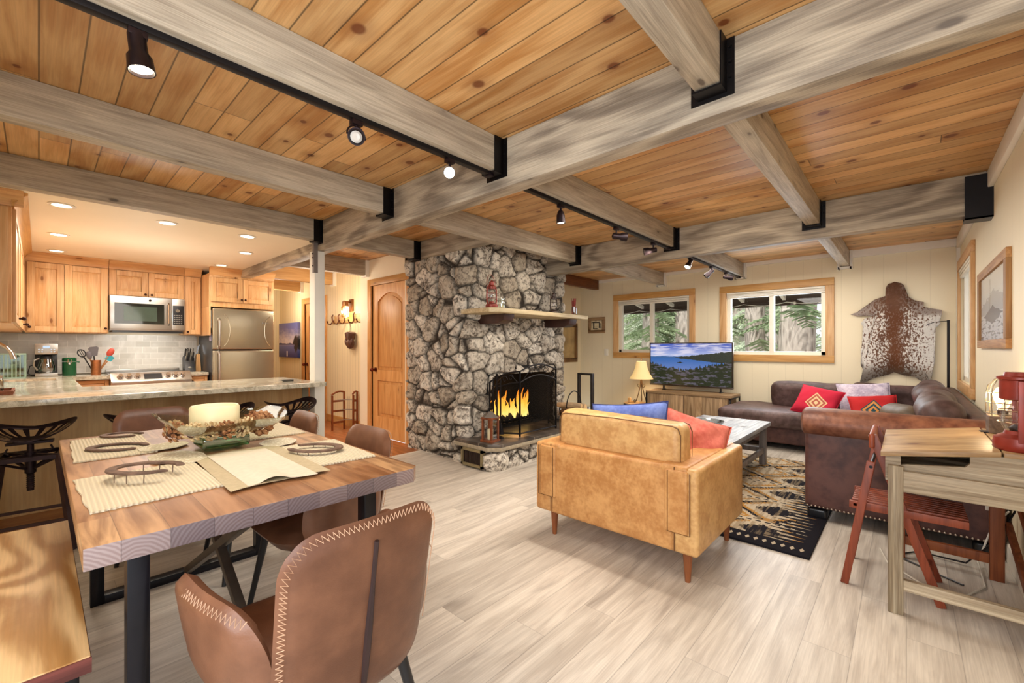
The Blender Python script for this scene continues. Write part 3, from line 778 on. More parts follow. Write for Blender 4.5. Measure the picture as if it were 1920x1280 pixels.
m.box(5.44, 3.386, 0, 5.50, 3.414, .86).box(5.44, 3.616, 0, 5.50, 3.644, .86).box(5.44, 3.414, .832, 5.50, 3.616, .86).box(5.44, 3.414, .02, 5.50, 3.616, .05).box(5.38, 3.386, 0, 5.56, 3.414, .02).box(5.38, 3.616, 0, 5.56, 3.644, .02)
P(lr, 'frame', m, plain('gunmetal', '4a4644', .4, .6), bevel=.002)
for k in range(3):
    S('firewood_log', log_mesh((5.42, 3.46+.055*k, .085+.04*(k % 2)), (5.6, 3.46+.055*k, .09+.04*(k % 2)), .034, k), M_bark, 'bark covered log resting in the narrow metal log rack', 'log', (5.5, 3.46+.055*k, .05), 'logs in the narrow rack')
# frames on the wall right of the chimney
f = T('framed_picture', 'large picture in a carved wood frame half hidden behind the chimney', 'picture', (6.55, 4.68, .96))
m = MB(); 
for b in ((6.2, .965, 6.95, 1.045), (6.2, 1.62, 6.95, 1.70), (6.2, 1.045, 6.28, 1.62), (6.87, 1.045, 6.95, 1.62)): m.box(b[0], 4.645, b[1], b[2], 4.68, b[3])
P(f, 'frame', m, wood('carved_frame', '6e4a26', 'a67a48', L=2, rough=.5, stretch=26, bump=.4), bevel=.004)
P(f, 'picture', B(6.28, 4.662, 1.04, 6.87, 4.675, 1.63), plain('sepia_print', 'b49a6a', .6, 0, .3, 4))
f = T('framed_picture', 'tiny square picture in a wide wooden frame left of the far windows', 'picture', (7.09, 4.31, 1.5))
m = MB()
for b in ((4.135, 1.505, 4.49, 1.565), (4.135, 1.745, 4.49, 1.805), (4.135, 1.565, 4.195, 1.745), (4.43, 1.565, 4.49, 1.745)): m.box(7.075, b[0], b[1], 7.1, b[2], b[3])
P(f, 'frame', m, wood('small_frame', '9a7a58', 'b8966e', L=1, rough=.55), bevel=.003)
P(f, 'print', B(7.085, 4.19, 1.56, 7.095, 4.435, 1.75), plain('cream_print', 'd9cba8', .6, 0, .25, 22))
m = MB().box(7.082, 4.36, 1.585, 7.086, 4.385, 1.725).box(7.082, 4.29, 1.585, 7.086, 4.36, 1.6).box(7.082, 4.23, 1.60, 7.086, 4.26, 1.7).box(7.082, 4.25, 1.70, 7.086, 4.42, 1.715)
P(f, 'ink_drawing', m, plain('ink', '3a322a', .6))
sw = T('light_switch', 'white rocker light switch on the wall left of the left window', 'switch', (7.09, 4.11, 1.09))
P(sw, 'cover_plate', B(7.092, 4.07, 1.09, 7.1, 4.15, 1.21), M_white, bevel=.003)
P(sw, 'rocker', B(7.087, 4.093, 1.115, 7.094, 4.127, 1.185), M_frame_w, bevel=.002)
# ================================================================== HALL
M_brz2 = plain('copper_bronze', '8a5a34', .4, .7)
s = T('wall_sconce', 'jar-shaped glass wall sconce glowing above the hall coat hooks', 'wall lamp', (3.29, 6.40, 1.75))
P(s, 'bracket', MB().box(3.275, 6.34, 1.80, 3.3, 6.46, 1.99).box(3.16, 6.385, 1.93, 3.28, 6.415, 1.96).cone((3.19, 6.40, 1.95), (3.19, 6.40, 1.88), .045, .05, 16), M_brz2, bevel=.004)
P(s, 'glass_jar', MB().lathe([(.045, 1.885), (.06, 1.86), (.06, 1.72), (.052, 1.705)], (3.19, 6.40, 0), 18, caps=False), glass('sconce_glass', 'fff0d0', .05, .2))
P(s, 'bulb', MB().ball((3.19, 6.40, 1.79), (.026, .026, .045)), emit('warm_bulb', 'ffd69a', 14))
ck = T('coat_rack', 'pale wooden coat rack of bronze hooks on the beadboard hall wall', 'coat rack', (3.29, 6.5, 1.6))
P(ck, 'board', B(3.28, 5.97, 1.63, 3.3, 7.06, 1.76), wood('rack_board', 'c79a5e', 'dcb980', L=1, rough=.5), bevel=.003)
for y in (6.03, 6.275, 6.57, 6.77, 6.99):
    P(ck, 'hook', MB().tube([(3.275, y, 1.78), (3.255, y, 1.74), (3.265, y, 1.66), (3.235, y, 1.615), (3.19, y, 1.625), (3.175, y, 1.67)], [.008, .011, .010, .011, .010, .012], 7), plain('hook_bronze', '5a3420', .4, .6))
g = T('boxing_gloves', 'pair of old brown leather boxing gloves hanging from a coat hook', 'boxing gloves', (3.24, 6.34, 1.22))
M_glove = leather('old_brown_leather', '4a2e24', '6e4a3a')
for k, (y, x, l) in enumerate(((6.40, 3.255, 'left glove'), (6.29, 3.23, 'right glove'))):
    m = MB(); m.M = Matrix.Translation((x, y, 1.36)) @ Matrix.Rotation(R(14 if k else -14), 4, 'X')
    m.ball((0, 0, -.06), (.05, .075, .085), 16, 10); m.ball((-.015, (.065 if not k else -.065), -.02), (.03, .03, .06), 10, 7)
    P(g, 'glove', m, M_glove)
    m2 = MB(); m2.M = m.M; m2.lathe([(.048, 0), (.052, .03), (.056, .11), (.05, .115)], (0, 0, 0), 14)
    P(g, 'cuff', m2, M_glove)
P(g, 'lace', MB().tube([(3.2, 6.275, 1.62), (3.235, 6.30, 1.54), (3.24, 6.31, 1.47)], .003, 5).tube([(3.2, 6.275, 1.62), (3.25, 6.36, 1.54), (3.255, 6.38, 1.47)], .003, 5), plain('lace', '3a2a20', .8))
r_ = T('shoe_rack', 'red-brown wooden shoe rack with wire shelves on the hall floor', 'shoe rack', (3.1, 6.3, 0))
M_rack = wood('rack_wood', '7a3f20', 'a05c34', L=2, rough=.45)
for x0, x1, y in ((2.94, 3.15, 6.33), (3.19, 3.275, 6.17)):
    m = MB().box(x0, y-.012, 0, x0+.025, y+.012, .52).box(x1-.025, y-.012, 0, x1, y+.012, .56)
    for z in (.1, .27, .42): m.box(x0, y-.009, z, x1, y+.009, z+.03)
    m.tube([(x0+(x1-x0)*k/6, y, .53+.03*math.sin(PI*k/6)+.03*k/6) for k in range(7)], .014, 6)
    P(r_, 'end_frame', m, M_rack, bevel=.002)
m = MB()
for z in (.15, .30, .45):
    for k in range(5): m.tube([(2.99+.04*k, 6.33, z), (3.2+.018*k, 6.17, z)], .002, 4)
for x in (3.16, 3.18): m.tube([(x, 6.25, .05), (x, 6.25, .5)], .002, 4)
P(r_, 'wire_shelf', m, plain('wire', '9a9288', .4, .7))
def lake_mat(name, tree_right=True):
    N = NT(name); X = N.xyz('Generated'); u = X[1]; v = X[2]
    n = N.noise(N.vec(N.m_('MULTIPLY', u, 3.), 0., N.m_('MULTIPLY', v, 6.)), 2., 5)
    sky = N.mix(N.step(N.m_('ADD', v, N.m_('MULTIPLY', n, .4)), .55, 1.1), srgb('e8e0ea'), srgb('6d74b4'))
    lake = N.mix(N.step(v, 0., .34), srgb('2e3a78'), srgb('6a76b8'))
    c = N.mix(N.step(v, .345, .355), lake, sky)
    hill = N.m_('MULTIPLY', N.step(v, .35, .36), N.m_('SUBTRACT', 1., N.step(N.m_('SUBTRACT', v, N.m_('MULTIPLY', n, .12)), .34, .36)))
    c = N.mix(hill, c, srgb('4a5084'))
    d = N.m_('ADD', N.m_('ABSOLUTE', N.m_('SUBTRACT', u, .08)), N.m_('MULTIPLY', N.m_('ABSOLUTE', N.m_('SUBTRACT', v, .42)), .7))
    tr = N.m_('SUBTRACT', 1., N.step(N.m_('ADD', d, N.m_('MULTIPLY', N.noise(scale=16, detail=5), .25)), .28, .36))
    c = N.mix(tr, c, srgb('20242c'))
    post = N.m_('MULTIPLY', N.m_('LESS_THAN', N.m_('ABSOLUTE', N.m_('SUBTRACT', u, .55)), .03), N.m_('LESS_THAN', N.m_('ABSOLUTE', N.m_('SUBTRACT', v, .1)), .08))
    return N.fin(N.mix(post, c, srgb('e8e4f0')), .4, 0, .4)
cv = T('canvas_print', 'frameless canvas of a blue lake on the beadboard wall past the refrigerator', 'picture', (3.28, 8.8, 1.05))
P(cv, 'canvas', B(3.25, 8.37, 1.05, 3.29, 9.30, 1.71), lake_mat('lake_canvas_print'), smooth=False)
# ================================================================== CEILING TRACKS
def spot_mat(): return emit('spot_lens', 'fff0d0', 9)
M_lens = spot_mat(); M_off = plain('frosted_lens', 'cfcac2', .3, 0, .05)
def track(x0, x1, label):
    t = T('light_track', label, 'light track', ((x0+x1)/2, 1.84, 2.27), group='black light tracks')
    P(t, 'rail', B(x0, 1.815, 2.268, x1, 1.85, 2.29), M_black, bevel=.003)
    P(t, 'end_feed', B(x0-.05, 1.81, 2.262, x0+.02, 1.855, 2.29), M_bronze, bevel=.003)
    P(t, 'end_cap', B(x1-.02, 1.81, 2.262, x1+.015, 1.855, 2.29), M_bronze, bevel=.003)
track(-.25, 1.81, 'long black light track under the beam above the dining table')
track(2.06, 4.42, 'long black light track under the middle beam between the girders')
track(5.0, 6.98, 'black light track under the far beam by the windows')
def head(x, label, aim, kind='can', on=True, drop=.06):
    y = 1.8325; z = 2.268
    t = T('track_light', label, 'spotlight', (x, y, z), group='track spotlights')
    P(t, 'adapter', B(-.025, -.017, -.022, .025, .017, 0), M_bronze, w=False, bevel=.003)
    d = Vector(aim).normalized(); a = Vector((0, 0, -.022-drop))
    P(t, 'stem', MB().cone((0, 0, -.02), a, .007, seg=8), M_bronze, w=False)
    M = Matrix.Translation(a) @ d.to_track_quat('-Z', 'Y').to_matrix().to_4x4()
    m = MB(); m.M = M
    if kind == 'can': m.lathe([(.014, .035), (.024, .03), (.025, -.03), (.034, -.045), (.037, -.09), (.034, -.09), (.024, -.04), (.001, -.04)], (0,0,0), 20, caps=False); lz = -.082; lr = .033
    elif kind == 'bell': m.lathe([(.008, .045), (.02, .035), (.03, .005), (.032, -.05), (.029, -.05), (.024, 0), (.001, .01)], (0,0,0), 20, caps=False); lz = -.045; lr = .028
    else: m.lathe([(.002, .022), (.018, .02), (.036, .0), (.038, -.012), (.034, -.012), (.028, -.004)], (0,0,0), 22, caps=False); lz = -.006; lr = .026
    P(t, 'shade', m, M_bronze, w=False)
    m = MB(); m.M = M; m.lathe([(.001, lz-.002), (lr*.6, lz-.004), (lr, lz+.003)], (0,0,0), 18, caps=False)
    P(t, 'lens', m, M_lens if on else M_off, w=False)
    if kind == 'gimbal':
        m = MB(); m.tube([(.044*math.cos(PI*k/12), 0, -.072+.044*math.sin(PI*k/12)*1.1) for k in range(13)], .004, 6); P(t, 'yoke', m, M_bronze, w=False)
head(.215, 'black can spotlight pointing down on the dining track, nearest the left edge', (.1, -.12, -1), 'can', True, .02)
head(.965, 'round gimbal spotlight in the middle of the dining track, facing the room', (-.35, -.75, -.25), 'gimbal', False, .05)
head(1.505, 'lit spotlight on the dining track near the girder, shining toward the camera', (-.8, -.9, -.5), 'bell', True, .05)
head(2.525, 'small bell spotlight pointing straight down on the middle track', (.05, 0, -1), 'bell', True, .06)
head(3.33, 'lit cylinder spotlight in the middle of the middle track', (.9, -.9, -.1), 'can', True, .05)
head(4.06, 'black cylinder spotlight at the far end of the middle track, turned left', (-.5, .8, -.12), 'can', False, .05)
head(5.04, 'lit spotlight at the near end of the far window track', (-.75, .2, -1), 'can', True, .02)
head(5.76, 'dark tilted spotlight in the middle of the far window track', (-.5, .7, -.8), 'can', False, .04)
head(6.37, 'dark spotlight at the window end of the far track, turned sideways', (.9, -.7, -.1), 'can', False, .04)
# ================================================================== KITCHEN
def cab_door(parent, ax, a, s, u0, u1, z0, z1, knob=None, mat=M_alder, name='door', fr=.06):
    def bx(mb, d0, d1, ua, za, ub, zb):
        d0, d1 = a+s*d0, a+s*d1
        return mb.box(d0, ua, za, d1, ub, zb) if ax == 0 else mb.box(ua, d0, za, ub, d1, zb)
    def pt(d, u, z): return (a+s*d, u, z) if ax == 0 else (u, a+s*d, z)
    c = MB(); T_ = .02
    bx(c, 0, T_, u0, z0, u0+fr, z1); bx(c, 0, T_, u1-fr, z0, u1, z1); bx(c, 0, T_, u0+fr, z0, u1-fr, z0+fr); bx(c, 0, T_, u0+fr, z1-fr, u1-fr, z1)
    a0, a1, b0, b1 = u0+fr, u1-fr, z0+fr, z1-fr; e = min(.035, (a1-a0)*.3)
    c.add([pt(.006, *q) for q in ((a0, b0), (a1, b0), (a1, b1), (a0, b1))] + [pt(.017, *q) for q in ((a0+e, b0+e), (a1-e, b0+e), (a1-e, b1-e), (a0+e, b1-e))],
          [(0,1,5,4), (1,2,6,5), (2,3,7,6), (3,0,4,7), (4,5,6,7)])
    d = P(parent, name, c, mat, bevel=.002, ang=20)
    if knob:
        k = MB().cone(pt(T_, *knob), pt(T_+.018, *knob), .006, seg=8); k.ball(pt(T_+.026, *knob), .014, 10, 7)
        P(d, 'knob', k, M_brz)
    return d
M_brz = plain('dark_knob', '3a2018', .35, .7)
def crown(parent, ax, a, s, u0, u1, z0=2.2, z1=2.299, out=.075):
    """crown moulding projecting from plane a in direction s"""
    prof = [(0, z0), (.012, z0), (.016, z0+.02), (.045, z0+.065), (out, z1-.015), (out, z1), (0, z1)]
    q = [(a+s*d, z) for d, z in prof]
    m = MB().prism(q, 1 if ax == 0 else 0, u0, u1) if ax == 0 else MB().add([(u, d, z) for u in (u0, u1) for d, z in q], [tuple(range(7)), tuple(range(7, 14))[::-1]] + [(k, (k+1) % 7, 7+(k+1) % 7, 7+k) for k in range(7)])
    return P(parent, 'crown_moulding', m, M_alder_h if ax == 1 else M_alder_y, ang=50)
def upper(label, x0, x1, y, z0, z1, doors, yb=7.485, cr=True):
    t = T('upper_cabinet', label, 'cabinet', ((x0+x1)/2, (y+yb)/2, z0), group='alder upper cabinets')
    P(t, 'cabinet_box', B(x0, y, z0, x1, yb, z1), M_alder, bevel=.002)
    for d in doors: cab_door(t, 1, y, -1, *d)
    if cr: crown(t, 1, y, -1, x0, x1)
    return t
upper('upper cabinet with two tall doors above the coffee maker', -.105, .568, 7.15, 1.41, 2.22, [(-.09, .195, 1.42, 2.19, (-.07, 1.47)), (.2, .56, 1.42, 2.19, (.54, 1.47))])
upper('short two-door upper cabinet above the microwave', .572, 1.31, 7.15, 1.88, 2.22, [(.58, .938, 1.885, 2.19, (.91, 1.91)), (.944, 1.302, 1.885, 2.19, (.972, 1.91))])
upper('narrow one-door upper cabinet between microwave and refrigerator', 1.314, 1.50, 7.15, 1.41, 2.22, [(1.325, 1.49, 1.42, 2.19, (1.345, 1.45))])
t = upper('two-door cabinet above the refrigerator', 1.504, 2.29, 6.75, 1.78, 2.22, [(1.52, 1.89, 1.85, 2.17, (1.87, 1.89)), (1.895, 2.275, 1.85, 2.17, (1.915, 1.89))])
P(t, 'side_panel', B(1.504, 6.75, 1.4, 1.522, 7.485, 1.78), M_alder, bevel=.002)
t = T('upper_cabinet', 'upper cabinet run on the left kitchen wall seen edge-on at the left frame edge', 'cabinet', (-.3, 5.8, 1.41), group='alder upper cabinets')
P(t, 'cabinet_box', B(-.495, 4.47, 1.41, -.125, 7.485, 2.22), M_alder, bevel=.002)
for k, (ya, yb, kn) in enumerate(((4.5, 5.1, 5.07), (5.11, 5.72, 5.14), (5.73, 6.4, 6.37), (6.41, 7.1, 6.44))): cab_door(t, 0, -.125, 1, ya, yb, 1.42, 2.19, (kn, 1.47))
cab_door(t, 1, 4.47, -1, -.49, -.14, 1.42, 2.19, name='end_panel')
crown(t, 0, -.125, 1, 4.44, 7.15)
crown(t, 1, 4.47, -1, -.5, -.07)
# counters and backsplash
def granite():
    N = NT('granite_counter'); n1 = N.noise(scale=14, detail=8, dist=1.2, rough=.7); n2 = N.noise(scale=3.2, detail=5, dist=2.); v = N.vor(scale=70)
    c = N.mix(N.step(n1, .35, .62), srgb('97907c'), srgb('cdc6b2'))
    c = N.mix(N.m_('MULTIPLY', N.step(n2, .52, .66), .55), c, srgb('dfd8c6'))
    c = N.mix(N.m_('MULTIPLY', N.m_('SUBTRACT', 1., N.step(v, .1, .22)), .5), c, srgb('5f594c'))
    return N.fin(c, .14, 0, .5)
M_gran = granite()
M_ply = wood('birch_panel', 'b18a5a', 'c9a878', L=2, tone=.05, rough=.45, stretch=4, ringy=22, bump=.03)
bc = T('breakfast_bar', 'long breakfast bar with plain birch back panel and granite top', 'bar counter', (.7, 4.6, 0))
P(bc, 'back_panel', B(-.5, 4.45, 0, 1.828, 4.50, .875), M_ply, smooth=False)
P(bc, 'cabinet_box', B(-.5, 4.5, 0, 1.82, 5.05, .875), M_alder, smooth=False)
P(bc, 'end_strip', B(1.77, 4.44, 0, 1.828, 4.45, .875), plain('grey_strip_wood', '8a8470', .5), smooth=False)
P(bc, 'toe_strip', B(-.5, 4.44, 0, 1.77, 4.45, .1), wood('toe_wood', '8a5a30', 'a8733f', L=0), smooth=False)
P(bc, 'countertop', MB().prism([(-.5, 4.08), (1.84, 4.08), (1.86, 4.10), (1.86, 4.29), (1.825, 4.29), (1.825, 5.10), (-.5, 5.10)], 2, .875, .915), M_gran, bevel=.005)
kc = T('base_cabinet', 'alder base cabinets along the back and left kitchen walls, left of the range', 'cabinet', (0, 6.5, 0))
P(kc, 'cabinet_box', MB().box(-.5, 6.88, .1, .555, 7.485, .875).box(-.5, 5.1, .1, .2, 6.88, .875), M_alder_h, smooth=False)
cab_door(kc, 1, 6.88, -1, .24, .55, .68, .865, (.395, .77), mat=M_alder_h, name='drawer', fr=.035)
cab_door(kc, 1, 6.88, -1, .24, .55, .12, .67, (.51, .6))
P(kc, 'countertop', MB().box(-.5, 6.82, .875, .557, 7.48, .915).box(-.5, 5.1, .875, -.35, 6.82, .915).box(.12, 5.1, .875, .245, 6.82, .915).box(-.35, 5.1, .875, .12, 6.3, .915).box(-.35, 6.76, .875, .12, 6.82, .915), M_gran, 'granite worktop', smooth=False)
sk = T('kitchen_sink', 'undermounted sink cut into the granite at the left end of the kitchen', 'sink', (-.12, 6.53, .75))
P(sk, 'basin', MB().box(-.35, 6.3, .75, .12, 6.76, .76).box(-.355, 6.3, .75, -.35, 6.76, .875).box(.12, 6.3, .75, .125, 6.76, .875).box(-.35, 6.295, .75, .12, 6.3, .875).box(-.35, 6.76, .75, .12, 6.765, .875), M_steel, smooth=False)
P(sk, 'drain', MB().cone((-.12, 6.53, .76), (-.12, 6.53, .764), .04, seg=16), M_chrome)
kc = T('base_cabinet', 'narrow alder base cabinet between range and refrigerator', 'cabinet', (1.41, 7.1, 0))
P(kc, 'cabinet_box', B(1.312, 6.88, .1, 1.515, 7.485, .875), M_alder_h, smooth=False)
cab_door(kc, 1, 6.88, -1, 1.32, 1.51, .68, .865, (1.345, .8), mat=M_alder_h, name='drawer', fr=.03)
P(kc, 'countertop', B(1.31, 6.83, .875, 1.518, 7.48, .915), M_gran, 'granite worktop', bevel=.004)
def tile_mat():
    N = NT('marble_subway_tile'); br = N.n('TexBrick'); X = N.xyz()
    N.lk(N.vec(X[0], X[2], 0.), br.inputs['Vector'])
    br.inputs['Scale'].default_value = 1.; br.inputs['Mortar Size'].default_value = .0018; br.inputs['Brick Width'].default_value = .155; br.inputs['Row Height'].default_value = .078
    br.inputs['Color1'].default_value = srgb('d9d5cb'); br.inputs['Color2'].default_value = srgb('bdb9ae'); br.inputs['Mortar'].default_value = srgb('ebe7dd')
    n1 = N.noise(scale=5, detail=6, dist=1.5)
    c = N.mix(N.m_('MULTIPLY', N.step(n1, .45, .7), .35), br.outputs['Color'], srgb('f2efe8')); N.bump(br.outputs['Fac'], .2, -.003)
    return N.fin(c, .2, 0, .5)
ST('trim_4', B(-.5, 7.487, .925, 1.52, 7.509, 1.405), tile_mat(), smooth=False)
# microwave
mw = T('microwave_oven', 'stainless over-the-range microwave below the short cabinet', 'microwave', (.94, 7.3, 1.44))
P(mw, 'housing', B(.575, 7.10, 1.452, 1.309, 7.48, 1.878), M_steel, bevel=.006)
d = P(mw, 'door', B(.578, 7.075, 1.47, 1.17, 7.10, 1.875), M_steel, bevel=.004)
P(d, 'window', B(.615, 7.07, 1.535, 1.09, 7.076, 1.79), plain('dark_microwave_glass', '1b201d', .06, 0, .05, spec=.8), smooth=False)
P(d, 'inner_screen', B(.70, 7.066, 1.57, 1.02, 7.0705, 1.75), plain('green_tinted_glass', '46554a', .12, 0, .15, 6), smooth=False)
P(d, 'handle', MB().tube([(1.135, 7.075, 1.53), (1.135, 7.045, 1.55), (1.135, 7.045, 1.79), (1.135, 7.075, 1.81)], .011, 8), M_steel)
P(mw, 'control_panel', B(1.172, 7.078, 1.47, 1.307, 7.10, 1.875), M_steel, bevel=.004)
P(mw, 'keypad', B(1.18, 7.074, 1.535, 1.298, 7.08, 1.79), M_blkpl, bevel=.002)
P(mw, 'dial', MB().cone((1.228, 7.075, 1.72), (1.228, 7.058, 1.72), .022, seg=18), M_chrome)
m = MB()
for i in range(5):
    for j in range(4): m.box(1.19+.024*j, 7.0725, 1.55+.026*i, 1.205+.024*j, 7.0745, 1.562+.026*i)
P(mw, 'buttons', m, plain('key_grey', '8d8b86', .4))
P(mw, 'badge', MB().cone((.95, 7.076, 1.835), (.95, 7.071, 1.835), .014, seg=16), M_bronze)
P(mw, 'vent_grille', B(.6, 7.1, 1.43, 1.29, 7.45, 1.453), M_blkpl, smooth=False)
# range
rg = T('kitchen_range', 'stainless slide-in range with front knobs and black display', 'stove', (.93, 7.1, 0))
P(rg, 'body', B(.562, 6.85, 0, 1.306, 7.47, .915), M_steel, bevel=.004)
P(rg, 'cooktop', B(.558, 6.80, .915, 1.309, 7.47, .925), plain('glass_cooktop', '8f9090', .08, .3, .05), bevel=.003)
P(rg, 'rear_trim', B(.562, 7.40, .925, 1.306, 7.47, .965), M_steel, bevel=.006)
cp = P(rg, 'control_panel', MB().prism([(6.80, .945), (6.84, .95), (6.85, .80), (6.70, .80), (6.70, .845)], 0, .555, 1.312), M_steel, bevel=.006)
n_ = Vector((0, -.1, .1)).normalized(); nn = Vector((0, -math.sin(R(45)), math.sin(R(45))))
def on(x, t): return Vector((x, 6.70+.10*t, .845+.10*t))
for x in (.64, .715, .79, 1.075, 1.15, 1.225):
    P(rg, 'knob', MB().cone(on(x, .5)+nn*.0, on(x, .5)+nn*.012, .034, .032, 18).cone(on(x, .5)+nn*.012, on(x, .5)+nn*.04, .024, .021, 16), M_chrome)
P(rg, 'display', MB().add([on(.85, .2)+nn*.003, on(1.02, .2)+nn*.003, on(1.02, .8)+nn*.003, on(.85, .8)+nn*.003, on(.85, .2), on(1.02, .2), on(1.02, .8), on(.85, .8)], [(0,1,2,3), (0,1,5,4), (1,2,6,5), (2,3,7,6), (3,0,4,7)]), M_blkpl, smooth=False)
P(rg, 'oven_door', B(.57, 6.81, .16, 1.30, 6.85, .78), M_steel, bevel=.005)
P(rg, 'oven_handle', MB().tube([(.62, 6.81, .74), (.62, 6.76, .74), (1.25, 6.76, .74), (1.25, 6.81, .74)], .012, 8), M_steel)
# refrigerator
rf = T('refrigerator', 'stainless top-freezer refrigerator under the two-door cabinet', 'refrigerator', (1.9, 7.1, 0))
P(rf, 'cabinet_body', B(1.54, 6.77, .03, 2.275, 7.47, 1.755), plain('fridge_side', '3c3a3b', .35, .2, .05), bevel=.004)
M_fr = plain('brushed_fridge_steel', 'b2a892', .24, .85, .04, 2)
fd = P(rf, 'freezer_door', B(1.535, 6.70, 1.215, 2.275, 6.765, 1.76), M_fr, bevel=.014, seg=3)
rd = P(rf, 'lower_door', B(1.535, 6.70, .09, 2.275, 6.765, 1.20), M_fr, bevel=.014, seg=3)
for dr, za, zb in ((fd, 1.23, 1.62), (rd, .60, 1.19)):
    P(dr, 'handle', MB().tube([(1.60, 6.70, za), (1.60, 6.655, za+.03), (1.60, 6.65, (za+zb)/2), (1.60, 6.655, zb-.03), (1.60, 6.70, zb)], .017, 10), M_steel)
m = MB(); m.tube([(1.66+.07*math.sin(PI*k/10)**.6, 6.698, 1.26+.42*k/10) for k in range(11)], .006, 6); m.tube([(2.22-.07*math.sin(PI*k/10)**.6, 6.698, 1.26+.42*k/10) for k in range(11)], .006, 6)
P(fd, 'contour_rib', m, M_fr)
P(fd, 'badge', MB().box(2.12, 6.696, 1.565, 2.128, 6.70, 1.60).box(2.128, 6.696, 1.58, 2.2, 6.70, 1.588), M_chrome)
S('note_paper', B(1.534, 6.80, 1.50, 1.54, 6.92, 1.74), M_paper, 'white printed sheet stuck high on the black side of the refrigerator', 'paper', (1.537, 6.86, 1.5), smooth=False)
S('photo_magnet', B(1.534, 6.80, 1.33, 1.54, 6.88, 1.43), plain('photo_card', 'a8a2b8', .5, 0, .5, 20), 'small colourful card stuck on the black side of the refrigerator', 'magnet', (1.537, 6.84, 1.33), smooth=False)
# things on the counters
f = T('kitchen_faucet', 'chrome gooseneck kitchen faucet at the left frame edge', 'faucet', (-.42, 6.55, .915))
P(f, 'base', MB().cone((-.42, 6.55, .915), (-.42, 6.55, .95), .028, .024, 16), M_chrome)
P(f, 'spout', MB().tube([(-.42, 6.55, .95), (-.42, 6.55, 1.18), (-.40, 6.545, 1.26), (-.34, 6.535, 1.305), (-.27, 6.52, 1.29), (-.21, 6.505, 1.24), (-.18, 6.5, 1.19)], .015, 10), M_chrome)
P(f, 'spray_head', MB().cone((-.185, 6.5, 1.2), (-.165, 6.495, 1.13), .018, .023, 14), M_chrome)
P(f, 'lever', MB().tube([(-.42, 6.53, .96), (-.40, 6.46, .985)], .007, 8), M_chrome)
M_gg = glass('green_glass', 'c4dcc4', .05, .22)
jb = T('glass_box', 'pale green ribbed glass box with a candle behind the faucet', 'glass box', (-.22, 7.15, .915))
m = MB().box(-.34, 7.05, .915, -.095, 7.25, .925)
for k in range(9): m.box(-.34+.0285*k, 7.045, .92, -.332+.0285*k, 7.05, 1.17)
for k in range(6): m.box(-.098, 7.05+.036*k, .92, -.093, 7.058+.036*k, 1.17)
m.box(-.345, 7.044, 1.165, -.093, 7.05, 1.18).box(-.098, 7.045, 1.165, -.092, 7.255, 1.18)
P(jb, 'rib_cage', m, plain('green_rib', '9fb8a0', .2, .1))
P(jb, 'glass_wall', MB().box(-.335, 7.052, .925, -.1, 7.055, 1.165).box(-.104, 7.052, .925, -.101, 7.25, 1.165).box(-.335, 7.248, .925, -.1, 7.251, 1.165), M_gg, smooth=False)
P(jb, 'candle', MB().cone((-.21, 7.14, .925), (-.21, 7.14, 1.06), .045, seg=18), M_wax)
cm = T('coffee_maker', 'stainless drip coffee maker with a glass carafe', 'coffee maker', (.06, 7.22, .915))
P(cm, 'base', B(-.03, 7.1, .915, .145, 7.34, .955), M_steel, bevel=.006)
P(cm, 'column', B(-.03, 7.26, .955, .145, 7.34, 1.17), M_blkpl, bevel=.004)
h_ = P(cm, 'head', B(-.032, 7.1, 1.165, .147, 7.34, 1.285), M_steel, bevel=.008)
P(h_, 'display', B(.03, 7.096, 1.235, .085, 7.1, 1.262), emit('lcd_blue', '9db8d8', .5))
m = MB()
for z in (1.195, 1.22):
    for x in (.0, .025, .095, .118): m.cone((x, 7.1, z), (x, 7.095, z), .007, seg=8)
P(h_, 'buttons', m, M_chrome)
ca = P(cm, 'carafe', MB().lathe([(.05, .957), (.068, .98), (.07, 1.03), (.055, 1.09), (.05, 1.12)], (.058, 7.175, 0), 20), glass('carafe_glass', '8a8a88', .03, .35))
P(ca, 'carafe_lid', MB().lathe([(.054, 1.115), (.054, 1.14), (.03, 1.155), (.001, 1.156)], (.058, 7.175, 0), 18), M_blkpl)
P(ca, 'carafe_handle', MB().tube([(.0, 7.15, 1.12), (-.035, 7.125, 1.1), (-.04, 7.125, 1.04), (-.012, 7.14, .99)], .009, 8), M_steel)
S('power_cord', MB().tube([(-.03, 7.3, 1.05), (-.07, 7.32, 1.03), (-.085, 7.36, .95), (-.06, 7.38, .925), (.0, 7.36, .922), (-.03, 7.3, .95)], .004, 6), M_blkpl, 'black power cord hanging beside the coffee maker', 'cord', (-.06, 7.34, .915))
gc = T('canister', 'dark green lidded canister with a clamp beside the coffee maker', 'canister', (.24, 7.22, .915))
M_grn = plain('green_enamel', '14532f', .25, .1, .08)
P(gc, 'jar', MB().lathe([(.056, 0), (.06, .006), (.06, .155), (.056, .16)], (0,0,0), 24), M_grn, w=False)
P(gc, 'lid', MB().lathe([(.058, .165), (.061, .17), (.061, .2), (.05, .21), (.001, .211)], (0,0,0), 24), M_grn, w=False)
P(gc, 'clamp', MB().tube([(-.012, -.062, .19), (-.014, -.072, .15), (0, -.072, .135), (.014, -.072, .15), (.012, -.062, .19)], .003, 6).ball((0, -.062, .14), (.012, .006, .014), 10, 7), M_chrome, w=False)
P(gc, 'side_knob', MB().cone((.058, 0, .16), (.085, 0, .155), .007, .009, 8), M_grn, w=False)
